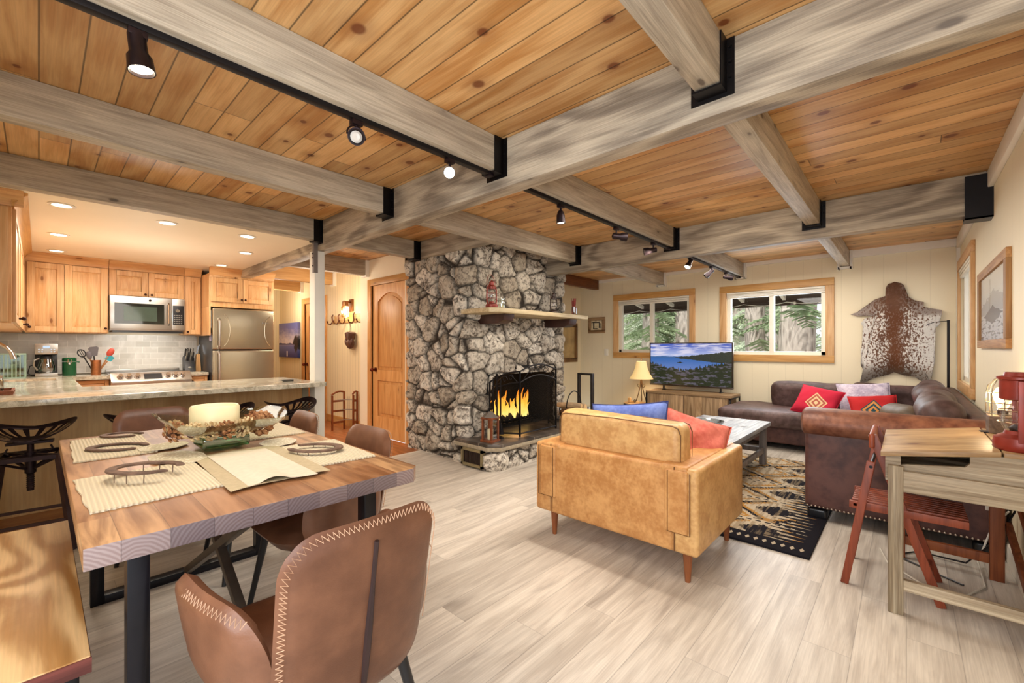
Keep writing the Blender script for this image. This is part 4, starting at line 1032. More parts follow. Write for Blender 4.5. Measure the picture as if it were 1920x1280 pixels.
cr = S('utensil_crock', MB().lathe([(.044, 0), (.046, .01), (.046, .175), (.042, .175), (.04, .02), (.001, .02)], (.465, 7.22, .915), 24), plain('hammered_copper', 'b5744a', .3, .85, .12, 40, .4), 'copper crock holding cooking utensils left of the range', 'crock', (.465, 7.22, .915))
def uten(name, label, cat, dx, lean, parts, mat):
    t = T(name, label, cat, (.465+dx*.4, 7.22, .94), group='utensils in the copper crock')
    M = Matrix.Rotation(R(lean), 4, 'Y')
    for nm, m, mt_ in parts:
        for i, v in enumerate(m.v): m.v[i] = M @ v
        P(t, nm, m, mt_, w=False)
def hdl(z): return ('handle', MB().cone((0, 0, 0), (0, 0, z), .006, .007, 8))
M_wd = plain('utensil_wood', '9c6c40', .6); M_gray = plain('grey_nylon', '5e5a5e', .5); M_rd = plain('red_silicone', 'b4432f', .45); M_tq = plain('turquoise_silicone', '2f97a5', .45)
uten('slotted_spoon', 'dark slotted spoon leaning left in the copper crock', 'spoon', -.05, -24, [(*hdl(.22), M_blkpl), ('bowl', MB().tube([(.032*math.cos(k*PI/8), 0, .255+.045*math.sin(k*PI/8)) for k in range(16)], .006, 6, True).box(-.01, -.003, .215, -.004, .003, .295).box(.006, -.003, .215, .012, .003, .295), M_blkpl)], None)
uten('spatula', 'wide grey spatula in the middle of the copper crock', 'spatula', -.01, -4, [(*hdl(.2), M_blkpl), ('blade', MB().prism([(-.03, .2), (.03, .2), (.048, .30), (.03, .315), (-.03, .31), (-.045, .29)], 1, -.004, .004), M_gray)], None)
uten('wooden_spoon', 'pale wooden spoon leaning left of the grey spatula', 'spoon', -.03, -13, [(*hdl(.17), M_wd), ('bowl', MB().ball((0, -.004, .215), (.024, .008, .05), 12, 8), M_gray)], None)
uten('spoonula', 'red silicone spoon leaning right in the copper crock', 'spoon', .05, 24, [(*hdl(.22), M_wd), ('bowl', MB().ball((0, 0, .265), (.033, .012, .055), 12, 8), M_rd)], None)
uten('silicone_spatula', 'turquoise spatula low on the right of the copper crock', 'spatula', .04, 32, [(*hdl(.16), M_wd), ('blade', MB().prism([(-.035, .165), (.03, .17), (.035, .225), (-.02, .24), (-.04, .21)], 1, -.005, .005), M_tq)], None)
kb = T('knife_block', 'black knife block full of knives beside the range', 'knife block', (1.40, 7.27, .915))
m = MB().prism([(7.20, .915), (7.38, .915), (7.40, 1.10), (7.33, 1.13)], 0, 1.335, 1.455)
P(kb, 'block', m, plain('black_block', '2a2a2c', .4), bevel=.006)
P(kb, 'badge', MB().ball((1.395, 7.222, .97), (.025, .004, .012), 12, 8), M_chrome)
for i in range(4):
    for j in range(2):
        p = Vector((1.352+.028*i, 7.30+.035*j, 1.06+.05*j)); d_ = Vector((0, -.5, .9)).normalized()
        P(kb, 'knife_handle', MB().bar(p, p+d_*.13, .014, .022), M_blkpl if (i+j) % 2 else M_steel, bevel=.004)
S('scissors', MB().tube([(1.35, 7.26, 1.12), (1.345, 7.22, 1.18), (1.35, 7.2, 1.22), (1.365, 7.2, 1.23), (1.37, 7.22, 1.19)], .005, 6), M_blkpl, 'black handled kitchen scissors stuck in the knife block', 'scissors', (1.355, 7.22, 1.1))
S('cutting_board', MB().prism([(1.465, .915), (1.53, .915), (1.515, 1.15), (1.48, 1.15)], 1, 7.28, 7.31), wood('board_wood', 'b98a58', 'd3a873', L=2), 'slim wooden board standing between knife block and refrigerator', 'cutting board', (1.497, 7.29, .915), bevel=.003)
S('bread_knife', MB().prism([(1.46, 1.06), (1.475, 1.06), (1.525, 1.285), (1.50, 1.26)], 1, 7.33, 7.34).bar((1.475, 7.335, .92), (1.475, 7.335, 1.07), .02, .025), M_chrome, 'steel blade standing upright behind the wooden board', 'knife', (1.48, 7.335, .915))
tr = T('serving_tray', 'small brown wooden tray on the bar at the left frame edge', 'tray', (-.27, 4.78, .915))
P(tr, 'tray_base', B(-.42, 4.62, .915, -.12, 4.94, .925), M_redw, bevel=.002)
P(tr, 'tray_rim', MB().box(-.42, 4.62, .925, -.12, 4.635, .945).box(-.42, 4.925, .925, -.12, 4.94, .945).box(-.135, 4.635, .925, -.12, 4.925, .945).box(-.42, 4.635, .925, -.405, 4.925, .945), M_redw, bevel=.002)
jr = T('storage_jar', 'glass jar with a metal lid on the small tray', 'jar', (-.22, 4.80, .925))
P(jr, 'glass_body', MB().lathe([(.045, 0), (.05, .01), (.05, .08), (.042, .1)], (0,0,0), 18), glass('jar_glass', 'd8d8d0', .04, .35), w=False)
P(jr, 'lid', MB().lathe([(.045, .1), (.046, .118), (.001, .12)], (0,0,0), 18), M_steel, w=False)
S('key_case', MB().rbox((1.63, 4.44, .925), (.10, .045, .02), .009, 3, 2), plain('dark_case', '4c4a46', .35, .3), 'small dark oval case lying on the bar near the white post', 'case', (1.63, 4.44, .915))
# recessed lights
for x, y, l in ((.115, 4.62, 'recessed ceiling light nearest the left end of the kitchen ceiling edge'), (.125, 5.85, 'recessed ceiling light second back on the left side of the kitchen'), (.13, 6.85, 'recessed ceiling light close to the crown above the tall cabinet doors'), (.733, 4.62, 'recessed ceiling light in the middle of the front row over the bar'), (1.334, 4.62, 'recessed ceiling light at the right end of the front row by the post'), (1.557, 5.45, 'recessed ceiling light second back on the right side of the kitchen'), (1.58, 6.5, 'recessed ceiling light closest to the refrigerator cabinet')):
    t = T('recessed_light', l, 'ceiling light', (x, y, 2.3), group='recessed kitchen lights')
    P(t, 'trim_ring', MB().lathe([(.055, -.001), (.075, -.001), (.078, -.005), (.055, -.008)], (0,0,0), 24, caps=False), M_white, w=False)
    P(t, 'lens', MB().lathe([(.056, -.003), (.03, -.004), (.001, -.004)], (0,0,0), 20, caps=False), emit('downlight_lens', 'fff2d8', 14), w=False)
# bar stools
M_stool = plain('dark_cast_iron', '2c1e20', .42, .65, .25, 14)
M_leg = plain('rust_brown_tube', '4a3430', .45, .55, .2, 10)
def make_stool(x, y, rz, label):
    t = T('bar_stool', label, 'bar stool', (x, y, 0), rz, 'tractor seat bar stools')
    def pz(a, q):        # seat surface: angle, radius fraction
        rx = .225 - .02*math.cos(2*a); ry = .175
        X_, Y_ = rx*math.cos(a)*q, ry*math.sin(a)*q*(1.0 if math.sin(a) > 0 else 1.12)
        z = .672 + .025*q*q + .085*abs(math.cos(a))**1.5*q**2.2 - .008*max(0, -math.sin(a))*q**3 + .035*max(0, math.sin(a))*q**2
        return Vector((X_, Y_, z))
    n = 48; m = MB()
    for k in range(n):       # rim band
        pass
    def band(q0, q1, a0, a1, na, th=.006):
        m.grid(lambda i, j: pz(a0+(a1-a0)*i, q0+(q1-q0)*j) + Vector((0, 0, th/2)), na, 2)
        m.grid(lambda i, j: pz(a0+(a1-a0)*i, q0+(q1-q0)*j) - Vector((0, 0, th/2)), na, 2)
        for q in (q0, q1): m.grid(lambda i, j: pz(a0+(a1-a0)*i, q) + Vector((0, 0, th*(j-.5))), na, 1)
    band(.86, 1., 0, 2*PI, n); band(0.02, .40, 0, 2*PI, 32)
    for k in range(18):
        a = 2*PI*k/18; w_ = .07
        band(.38, .88, a-w_, a+w_, 2)
    P(t, 'seat', m, M_stool, w=False, ang=60)
    m = MB().cone((0, 0, .36), (0, 0, .672), .016, seg=12)
    for k in range(14): m.tube([(.017*math.cos(2*PI*i/8), .017*math.sin(2*PI*i/8), .38+.012*k) for i in range(8)], .003, 4, True)
    P(t, 'screw_post', m, M_stool, w=False)
    m = MB().box(-.10, -.035, .65, .10, .035, .665)
    for sx in (-1, 1): m.tube([(sx*.09, -.03, .635), (sx*.10, -.04, .61), (sx*.085, -.045, .60)], .006, 6)
    P(t, 'seat_bracket', m, M_stool, w=False, bevel=.003)
    m = MB(); h_ = .13
    for a, b in (((-h_, -h_), (h_, -h_)), ((h_, -h_), (h_, h_)), ((h_, h_), (-h_, h_)), ((-h_, h_), (-h_, -h_))): m.bar((*a, .575), (*b, .575), .02, .025)
    m.bar((-h_, -h_, .58), (h_, h_, .58), .018, .02); m.bar((-h_, h_, .58), (h_, -h_, .58), .018, .02)
    for sx in (-1, 1):
        for sy in (-1, 1): m.bar((sx*h_*.9, sy*h_*.9, .565), (sx*.02, sy*.02, .50), .012, .014)
    m.cone((0, 0, .47), (0, 0, .60), .026, seg=12)
    P(t, 'top_frame', m, M_stool, w=False)
    for sx in (-1, 1):
        for sy in (-1, 1):
            P(t, 'leg', MB().bar((sx*h_, sy*h_, .585), (sx*.20, sy*.20, 0.0), .026, .026), M_leg, w=False)
    f = lambda z: h_ + (.20-h_)*(1-z/.585)
    for z, pairs in ((.19, ((-1, -1, 1, -1), (-1, 1, 1, 1))), (.26, ((-1, -1, -1, 1), (1, -1, 1, 1)))):
        for x0, y0, x1, y1 in pairs: P(t, 'rung', MB().bar((x0*f(z), y0*f(z), z), (x1*f(z), y1*f(z), z), .014, .018), M_leg, w=False)
    return t
s0 = make_stool(-.035, 4.02, R(-6), 'tractor seat bar stool at the left frame edge, fully in view to its feet')
dup(s0, (.50, 4.02, 0), R(3), 'tractor seat bar stool second from the left, just showing above the far chair back')
dup(s0, (1.0, 4.02, 0), R(-4), 'tractor seat bar stool hidden mostly behind the big ivory candle')
dup(s0, (1.50, 4.02, 0), R(5), 'tractor seat bar stool beside the white post')
# ================================================================== DINING
def table_mat():
    N = NT('butcher_block_top'); X = N.xyz()
    # staves run along Y, jointed into blocks of different tone
    w = .098; i = N.m_('FLOOR', N.m_('DIVIDE', X[0], w)); wi = N.white(N.vec(i, 2.2, .7))
    ja = N.m_('ADD', N.m_('DIVIDE', X[1], 1.1), N.m_('MULTIPLY', wi, 5.)); j = N.m_('FLOOR', ja)
    pr = N.white(N.vec(i, j, 9.)); idv = N.m_('MULTIPLY', pr, 50.)
    g = N.noise(N.vec(N.m_('MULTIPLY', X[0], 14.), N.m_('MULTIPLY_ADD', X[1], 1.4, idv), N.m_('MULTIPLY', X[2], 14.)), 1.7, 6, .7)
    c = N.mix(N.step(g, .3, .7), srgb('80522f'), srgb('ab7a52'))
    c = N.mix(N.step(pr, .1, .95), c, N.mix(N.step(g, .3, .7), srgb('6d482c'), srgb('bd9468')))
    tv = N.m_('MULTIPLY_ADD', pr, .3, .83); c = N.mix(1., c, N.vec(tv, tv, tv), 'MULTIPLY')
    # end grain on the faces that look along Y
    ge = N.n('NewGeometry'); sp = N.n('SeparateXYZ'); N.lk(ge.outputs['Normal'], sp.inputs[0])
    en = N.step(N.m_('ABSOLUTE', sp.outputs[1]), .6, .8)
    px = N.m_('MULTIPLY', N.m_('ADD', N.m_('SUBTRACT', N.m_('FRACT', N.m_('DIVIDE', X[0], w)), .5), N.m_('MULTIPLY', N.m_('SUBTRACT', pr, .5), 1.6)), w)
    pz = N.m_('ADD', N.m_('SUBTRACT', X[2], .70), N.m_('MULTIPLY', wi, .08))
    dd = N.m_('SQRT', N.m_('ADD', N.m_('MULTIPLY', px, px), N.m_('MULTIPLY', pz, pz)))
    rg = N.m_('SINE', N.m_('ADD', N.m_('MULTIPLY', dd, 620.), N.m_('MULTIPLY', N.noise(N.vec(X[0], idv, X[2]), 22., 3), 9.)))
    ec = N.mix(N.step(rg, -1., 1.), srgb('7d6a66'), srgb('8e7e7a')); ec = N.mix(1., ec, N.vec(N.m_('MULTIPLY_ADD', pr, .6, .6), N.m_('MULTIPLY_ADD', pr, .6, .6), N.m_('MULTIPLY_ADD', pr, .55, .66)), 'MULTIPLY')
    c = N.mix(en, c, ec)
    fr = N.m_('FRACT', N.m_('DIVIDE', X[0], w)); e = N.step(N.m_('MULTIPLY', N.m_('MINIMUM', fr, N.m_('SUBTRACT', 1., fr)), w), .0003, .0016)
    k = N.m_('MULTIPLY_ADD', e, .4, .6); c = N.mix(1., c, N.vec(k, k, k), 'MULTIPLY')
    N.bump(g, .08, .002)
    return N.fin(c, .36, 0, .4)
dt = T('dining_table', 'long butcher block dining table on black metal frame legs', 'table', (.53, 2.33, 0))
TZ = .77
P(dt, 'tabletop', MB().prism([(.07, 1.44), (1.0, 1.44), (1.03, 1.47), (1.03, 3.19), (1.0, 3.22), (.07, 3.22)], 2, .715, TZ), table_mat(), bevel=.003)
M_tblk = plain('blue_black_steel', '15151c', .35, .4, .25, 8)
for y in (1.60, 2.88):
    m = MB().box(.165, y, 0, .215, y+.06, .715).box(.88, y, 0, .93, y+.06, .715).box(.215, y, .0, .88, y+.06, .04).box(.215, y, .69, .88, y+.06, .7149)
    P(dt, 'leg_frame', m, M_tblk, bevel=.003)
m = MB()
m.bar((.545, 1.66, .69), (.545, 2.88, .04), .035, .035).bar((.545, 1.66, .04), (.545, 2.88, .69), .034, .034)
P(dt, 'cross_brace', m, plain('worn_steel', '5d5248', .4, .6, .2), bevel=.002)
# bench
M_bench = wood('pine_bench', 'ae7f48', 'ebc892', L=1, ra=.18, tone=.06, rough=.38, stretch=6, knots=1.0, kcol='6d4018', ringy=85, bump=.05)
bn = T('dining_bench', 'pine plank bench with dark edge along the left side of the table', 'bench', (-.1, 2.18, 0))
P(bn, 'seat', B(-.30, 1.545, .418, .09, 2.83, .46), M_bench, bevel=.004)
P(bn, 'edge_strip', MB().box(-.30, 1.541, .418, .0915, 1.546, .456).box(.089, 1.545, .418, .0915, 2.83, .450), wood('bench_edge', '4a2420', '7a4038', L=0, rough=.5, ringy=20), smooth=False)
for y in (1.68, 2.66):
    P(bn, 'leg_frame', MB().box(-.25, y, 0, -.21, y+.05, .418).box(.035, y, 0, .075, y+.05, .418).box(-.25, y, 0, .075, y+.05, .035).box(-.25, y, .39, .075, y+.05, .4179), M_tblk, bevel=.002)
# leather armchairs
M_ch = leather('brown_dining_leather', '5f3d2b', '7a523b', .34, 3)
M_stitch = plain('cream_thread', 'c9a486', .7)
M_seam = plain('seam_dark', '2b1714', .6)
def make_chair(x, y, rz, label):
    """Faces local +Y."""
    t = T('dining_armchair', label, 'chair', (x, y, 0), rz, 'brown leather dining armchairs')
    def bk(u, v, off):      # back: u across, v up (centre 0)
        z = .588 + v
        yy = -.205 - .16*(v+.22) + .55*u*u*(.85 - .6*(v+.22))
        return Vector((u*(1+.10*(v+.2))*.83, yy - off, z))
    P(t, 'backrest', MB().shell(.245, .245, .10, .05, bk, 18), M_ch, w=False, ang=70)
    m = MB()
    for q in range(18): pass
    P(t, 'back_seam', MB().tube([bk(0, -.22+.41*k/14, .026) + Vector((0, -.001, 0)) for k in range(15)], [.006+.004*math.sin(PI*min(1, k/10)) for k in range(15)], 6), M_seam, w=False)
    def st(u, v, off):
        return Vector((u*(1 - .12*max(0, -v)/.25), v + .02, .435 + off + .012*(v/.25)**2 - .018*(1-(u/.25)**2)*(off > 0)))
    P(t, 'seat', MB().shell(.215, .24, .11, .10, st, 16), M_ch, w=False, ang=70)
    for s in (-1, 1):
        def am(u, v, off, s=s):   # u: back(-) to front(+), v: up
            b = (u+.20)/.40
            xx = .183 + .07*b**.7 + .16*max(0, v+.115) + .02*math.sin(PI*b)
            return Vector((s*(xx+off), -.20 + .40*b, .515 + v*(1.06-.10*b) + .035*b))
        P(t, 'armrest', MB().shell(.20, .135, .115, .06, am, 18), M_ch, w=False, ang=70)
        z = MB(); n = 44
        pts = []
        for k in range(n+1):
            q = k/n; u = -.185+.325*q; v = .128 - .05*max(0, (q-.6)/.4)**2
            pts.append(am(u, v - (.016 if k % 2 else -.0), .0265 if k % 2 else .0165))
        z.tube(pts, .0013, 4)
        P(t, 'stitching', z, M_stitch, w=False)
    z = MB(); pts = []; n = 90; A, Bh, r = .245, .245, .10
    per = []                       # perimeter path of the upper outline
    for k in range(41): per.append((-A, -.12 + (Bh-r+.12)*k/40))
    for k in range(1, 20): a = PI - PI/2*k/20; per.append((-(A-r)+r*math.cos(a), Bh-r+r*math.sin(a)))
    for k in range(41): per.append((-(A-r)+2*(A-r)*k/40, Bh))
    for k in range(1, 20): a = PI/2 - PI/2*k/20; per.append((A-r+r*math.cos(a), Bh-r+r*math.sin(a)))
    for k in range(41): per.append((A, Bh-r - (Bh-r+.12)*k/40))
    for k in range(len(per)):
        u, v = per[k]; f = .985 if k % 2 else .93
        pts.append(bk(u*f, v*f, .014 if k % 2 else .0238))
    z.tube(pts, .0013, 4)
    P(t, 'stitching', z, M_stitch, w=False)
    for sx in (-1, 1):
        for yy, y2 in ((.17, .23), (-.13, -.22)):
            P(t, 'leg', MB().cone((sx*.16, yy, .40), (sx*.235, y2, 0), .018, .011, 12), M_blkpl, w=False)
    P(t, 'under_frame', MB().bar((-.16, .17, .39), (.16, .17, .39), .03, .015).bar((-.16, -.13, .39), (.16, -.13, .39), .03, .015), M_blkpl, w=False)
    return t
c0 = make_chair(.55, 1.25, R(1), 'brown leather armchair at the near end of the table, its stitched back to us')
dup(c0, (.90, 2.06, 0), R(92), 'brown leather armchair tucked under the right side of the table, the nearer of two there')
dup(c0, (.89, 2.86, 0), R(88), 'brown leather armchair on the right side of the table, the one nearer the white post')
dup(c0, (.53, 3.54, 0), R(180), 'brown leather armchair at the far end of the table, before the breakfast bar')
# place settings
def rib_mat():
    N = NT('ribbed_cotton_mat'); X = N.xyz()
    s = N.m_('SINE', N.m_('MULTIPLY', X[0], 2*PI/.0125)); k = N.m_('MULTIPLY_ADD', s, .08, .92)
    c = N.mix(1., srgb('dccfb2'), N.vec(k, k, k), 'MULTIPLY'); N.bump(N.m_('ADD', s, N.noise(scale=300, detail=2)), .5, .004)
    return N.fin(c, .9, 0, .1)
M_mat = rib_mat()
def placemat(x, y, w, d, rz, label):
    m = MB(); m.M = Matrix.Rotation(rz, 4, 'Z')
    n = 26; e = .004
    poly = [(-w/2+w*k/n, -d/2 + e*(k % 2)) for k in range(n+1)] + [(w/2 + .003*math.sin(k), -d/2+d*k/8) for k in range(1, 8)] + [(w/2-w*k/n, d/2 - e*(k % 2)) for k in range(n+1)] + [(-w/2 + .003*math.sin(k*2.), d/2-d*k/8) for k in range(1, 8)]
    m.prism(poly, 2, 0, .006)
    for i, v in enumerate(m.v): m.v[i] = v + Vector((x, y, TZ+.001))
    o = S('placemat', m, M_mat, label, 'placemat', (x, y, TZ+.001), 'ribbed cream placemats'); return o
placemat(.262, 1.96, .345, .47, R(2), 'ribbed cream placemat on the near left of the dining table')
placemat(.235, 2.82, .27, .60, R(-1), 'ribbed cream placemat on the far left of the dining table')
placemat(.835, 1.955, .345, .46, R(-4), 'ribbed cream placemat on the near right of the dining table')
placemat(.87, 2.70, .27, .46, R(-2), 'ribbed cream placemat on the far right, behind the glass bowl')
M_shoe = plain('rusty_iron', '6b5446', .75, .35, .35, 25, .5)
def horseshoe(x, y, rz, label, lift=.012, nails=True, k=1.4):
    t = T('horseshoe', label, 'horseshoe', (x, y, TZ+.0075), rz, 'horseshoes on the placemats')
    n = 26; m = MB(); am = R(152)
    def ctr(a): return Vector((.052*k*math.sin(a), -.078*k*math.cos(a), lift))
    A = [-am + 2*am*q/n for q in range(n+1)]
    def sec(a):
        c = ctr(a); d = Vector((math.sin(a), -math.cos(a), 0)); w_ = .0105*k*(1.1-.25*abs(a)/am)
        return [c - d*w_ + Vector((0,0,-.004)), c + d*w_ + Vector((0,0,-.004)), c + d*w_ + Vector((0,0,.004)), c - d*w_ + Vector((0,0,.004))]
    vs = [p for a in A for p in sec(a)]
    fs = [(i*4+q, i*4+(q+1) % 4, (i+1)*4+(q+1) % 4, (i+1)*4+q) for i in range(n) for q in range(4)] + [(0,1,2,3), (n*4+3, n*4+2, n*4+1, n*4)]
    m.add(vs, fs); P(t, 'shoe', m, M_shoe, w=False, bevel=.002)
    if nails:
        for a in (-2.0, -1.5, -1.0, 1.0, 1.5, 2.0):
            c = ctr(a); P(t, 'nail', MB().cone(c, c+Vector((.002, 0, -lift+.0005)), .002, .0014, 6), M_shoe, w=False)
    return t
horseshoe(.262, 2.03, R(-136), 'rusty horseshoe raised on its nails on the near left placemat', .036)
horseshoe(.25, 2.72, R(-132), 'rusty horseshoe lying flat on the far left placemat', .006, False)
horseshoe(.845, 1.98, R(38), 'rusty horseshoe on the near right placemat, its nails pointing down', .016)
horseshoe(.30, 3.08, R(-130), 'rusty horseshoe at the far left end of the table, just behind the far left placemat', .006, False, 1.1)
# runners
def sheet(name, label, cat, f, nu, nv, mat, base, grp=None, th=.0012):
    m = MB(); m.grid(lambda i, j: Vector(f(i, j)) + Vector((0, 0, th)), nu, nv); m.grid(lambda i, j: Vector(f(i, j)), nu, nv)
    for a in (0, 1): m.grid(lambda i, j: Vector(f(i, a)) + Vector((0, 0, th*j)), nu, 1); m.grid(lambda i, j: Vector(f(a, i)) + Vector((0, 0, th*j)), nv, 1)
    return S(name, m, mat, label, cat, base, grp, ang=60)
sheet('table_runner', 'greenish beige cloth runner under the white napkin at the near end', 'table runner', lambda i, j: (.42+.33*i + .02*j, 1.62+.62*j+.02*math.sin(i*3), TZ+.0085 + (.002*math.sin(9*i)*(1-j))), 20, 14, plain('beige_linen', 'b5a584', .9, 0, .06, 60, .2), (.6, 1.9, TZ+.008))
sheet('napkin_runner', 'white cotton cloth with a wavy edge lying over the beige runner', 'cloth', lambda i, j: (.475+.22*i + .01*j, 1.625+.58*j+.02*math.sin(i*5), TZ+.0115 + .012*max(0, math.sin(i*7-1.2))*(1-j)**3), 30, 14, plain('white_cotton', 'd3c6b0', .9, 0, .04, 50, .2), (.58, 1.9, TZ+.011))
def lace_mat():
    N = NT('cream_lace'); v = N.vor(scale=75); c = N.mix(N.step(v, .15, .5), srgb('f1e9d8'), srgb('cdbfa6')); N.bump(v, .5, .004); return N.fin(c, .9)
M_lace = lace_mat()
for k, (x, y, a, b, rz, l) in enumerate(((.40, 2.30, .09, .15, .2, 'oval cream lace doily in front of the glass bowl'), (.40, 2.60, .10, .08, .5, 'oval cream lace doily left of the glass bowl'), (.80, 2.30, .08, .10, -.3, 'oval cream lace doily right of the glass bowl'))):
    m = MB(); m.M = Matrix.Translation((x, y, TZ+.0085)) @ Matrix.Rotation(rz, 4, 'Z')
    n = 40; m.prism([(a*math.cos(2*PI*i/n)*(1+.03*math.cos(8*PI*i/n*2)), b*math.sin(2*PI*i/n)*(1+.03*math.cos(8*PI*i/n*2))) for i in range(n)], 2, 0, .002)
    S('doily', m, M_lace, l, 'doily', (x, y, TZ+.0085), 'lace doilies under the bowl')
# glass bowl
gb = T('glass_bowl', 'wide shallow square glass bowl of pine cones on a green glass foot', 'bowl', (.59, 2.42, TZ+.011), 0)
M_bowl = glass('bowl_glass', 'eaf0e6', .03, .07)
P(gb, 'foot', MB().rbox((0, 0, .028), (.19, .19, .054), .012, 3, 3), glass('green_foot_glass', '7fb08c', .06, .22), w=False)
def bw(i, j, o):
    u, v = -1+2*i, -1+2*j; r = max(abs(u), abs(v)); k = 1-.16*(u*u*v*v)
    z = .055 + .012*o + .075*r**2.2 + .012*math.sin(u*5)*r*r*.5 + .03*(abs(u)**4)*(1-.6*v*v)
    return Vector((u*.255*k, v*.255*k, z))
m = MB(); m.grid(lambda i, j: bw(i, j, 0), 24, 24); m.grid(lambda i, j: bw(i, j, .4), 24, 24)
P(gb, 'dish', m, M_bowl, w=False, ang=80)
S('pillar_candle', MB().lathe([(.098, 0), (.1, .008), (.1, .118), (.094, .128), (.086, .126), (.08, .115), (.001, .112)], (.565, 2.43, .845), 40), plain('pillar_wax', 'ebdfb2', .45, 0, .02, 4, em=.03), 'large round ivory pillar candle standing in the glass bowl', 'candle', (.565, 2.43, .845))  # wax glows slightly by added emission, no flame burns
# pine cones
def pinecone(loc, r, h, rz, tilt, label, mat, spread=1.):
    t = T('pine_cone', label, 'pine cone', loc, rz, 'pine cones in the glass bowl')
    m = MB(); M0 = Matrix.Rotation(tilt, 4, 'X'); n = 46
    for k in range(n):
        q = k/n; a = k*2.39996; rr = r*math.sin(PI*(.12+.8*q))**.8*.62; z = h*(q-.45)
        L_ = r*.62*(1-.45*q)*spread; el = .15+.9*q
        p = Vector((rr*math.cos(a), rr*math.sin(a), z)); d = Vector((math.cos(a)*math.cos(el), math.sin(a)*math.cos(el), math.sin(el))); sd = Vector((-math.sin(a), math.cos(a), 0)); up = d.cross(sd)
        w_ = L_*.42
        v = [p-sd*w_*.5, p+sd*w_*.5, p+d*L_*.7+sd*w_+up*.001, p+d*L_, p+d*L_*.7-sd*w_, p+d*L_*.6+up*-.005]
        m.add([M0 @ x for x in v], [(0,1,2,3,4), (0,5,1), (1,5,2), (2,5,3), (3,5,4), (4,5,0)])
    P(t, 'scales', m, mat, w=False, smooth=False)
    c = MB(); c.ball((0, 0, 0), (r*.5, r*.5, h*.45), 10, 8); c.v = [M0 @ v for v in c.v]
    P(t, 'core', c, plain('cone_core', '4a2f1e', .9), w=False)
def cone_mat(nm, a, b):
    N = NT(nm); return N.fin(N.mix(N.step(N.noise(scale=60, detail=3), .35, .65), srgb(a), srgb(b)), .7, 0, .2)
M_c1 = cone_mat('brown_cone', '7a4a2e', 'b08258'); M_c2 = cone_mat('pale_cone', 'c0a070', 'e8d2a8')
for x, y, r, mt_, l in ((.40, 2.37, .045, M_c1, 'brown pine cone at the left end of the bowl'), (.455, 2.31, .042, M_c2, 'pale open pine cone second from the left in the bowl'), (.51, 2.275, .043, M_c2, 'pale pine cone left of the front brown one, before the candle'), (.565, 2.255, .043, M_c1, 'brown pine cone in front of the candle, facing the camera'), (.625, 2.265, .042, M_c2, 'pale pine cone just right of the front brown one'), (.672, 2.315, .04, M_c2, 'pale pine cone at the right foot of the candle'), (.735, 2.34, .056, M_c1, 'big spiky brown pine cone at the right end of the bowl'), (.74, 2.46, .046, M_c1, 'brown pine cone behind the big spiky one at the right'), (.415, 2.47, .04, M_c2, 'pale pine cone on the left behind the candle')):
    pinecone((x, y, .876), r, r*1.5, random.random()*6, R(random.choice((50, 75, 20, -40))), l, mt_, 1.2 if r > .05 else 1.)
# ================================================================== LIVING AREA
M_arm = leather('tan_leather', 'b07a44', 'cf9c62', .42, 9)
M_arm2 = leather('tan_leather_light', 'b98a54', 'd6ac72', .42, 9)
M_wal = wood('walnut_leg', '7a4426', '9a5c36', L=2, rough=.4)
M_pip = plain('dark_piping', '6d4822', .6)
ac = T('armchair', 'boxy tan leather armchair with its back to the camera', 'armchair', (2.65, 1.31, 0))
P(ac, 'base', MB().rbox((2.66, 1.31, .27), (.80, 1.0, .21), .025, 3, 4), M_arm)
P(ac, 'back_panel', MB().rbox((2.30, 1.31, .395), (.10, .80, .45), .02, 3, 5), M_arm)
for s, nm in ((-1, 'right'), (1, 'left')):
    y = 1.31 + s*.465
    a = P(ac, 'armrest', MB().rbox((2.66, y-s*.0, .395), (.82, .13, .45), .022, 3, 5), M_arm2 if s < 0 else M_arm)
    P(a, 'arm_pad', MB().rbox((2.66, y-s*.06, .602), (.825, .155, .05), .02, 3, 5).rbox((2.255, y-s*.045, .44), (.035, .125, .33), .012, 3, 4), M_arm)
m = MB()
for y in (.875, 1.745):
    m.tube([(2.238, y+d, z) for d, z in ((-.058, .60), (-.058, .28), (.058, .28), (.058, .60))], .003, 5)
for y in (.90, 1.71): m.tube([(2.249, y, .18), (2.248, y, .62)], .0035, 5)
P(ac, 'seam_piping', m, M_pip)
P(ac, 'seat_cushion', MB().rbox((2.74, 1.31, .44), (.66, .82, .20), .05, 4, 6), M_arm2)
def puff(sx, sy, sz, k=.02, seed=0):
    def f(p, d):
        n = noise.noise(Vector((p[0]*4+seed, p[1]*4, p[2]*4)))*.012
        return p + d*(n + k*(1-min(1, (abs(p[0])/sx)**2 + (abs(p[1])/sy)**2 + (abs(p[2])/sz)**2)*.5))
    return f
bk_ = P(ac, 'back_cushion', MB().rbox((2.42, 1.30, .70), (.17, .80, .25), .045, 4, 7, puff(.1, .4, .15, .012)), M_arm2)
m = MB(); yy0, yy1, z0, z1 = .90, 1.70, .585, .815
for x in (2.335, 2.505):
    m.tube([(x, yy0+.045, z1), (x, (yy0+yy1)/2, z1+.006), (x, yy1-.045, z1), (x, yy1-.015, z1-.01), (x, yy1, z1-.045), (x, yy1, z0+.03), (x, yy0, z0+.03), (x, yy0, z1-.045), (x, yy0+.015, z1-.01)], .0035, 6, True)
P(bk_, 'welt', m, M_pip)
for x, y in ((2.33, .86), (2.33, 1.74), (3.0, .86), (3.0, 1.74)):
    P(ac, 'leg', MB().cone((x, y, .17), (x+(.0), y, 0), .027, .014, 16), M_wal)
def fab(nm, c1, c2, rough=.85, sc=8):
    return leather(nm, c1, c2, rough, sc)
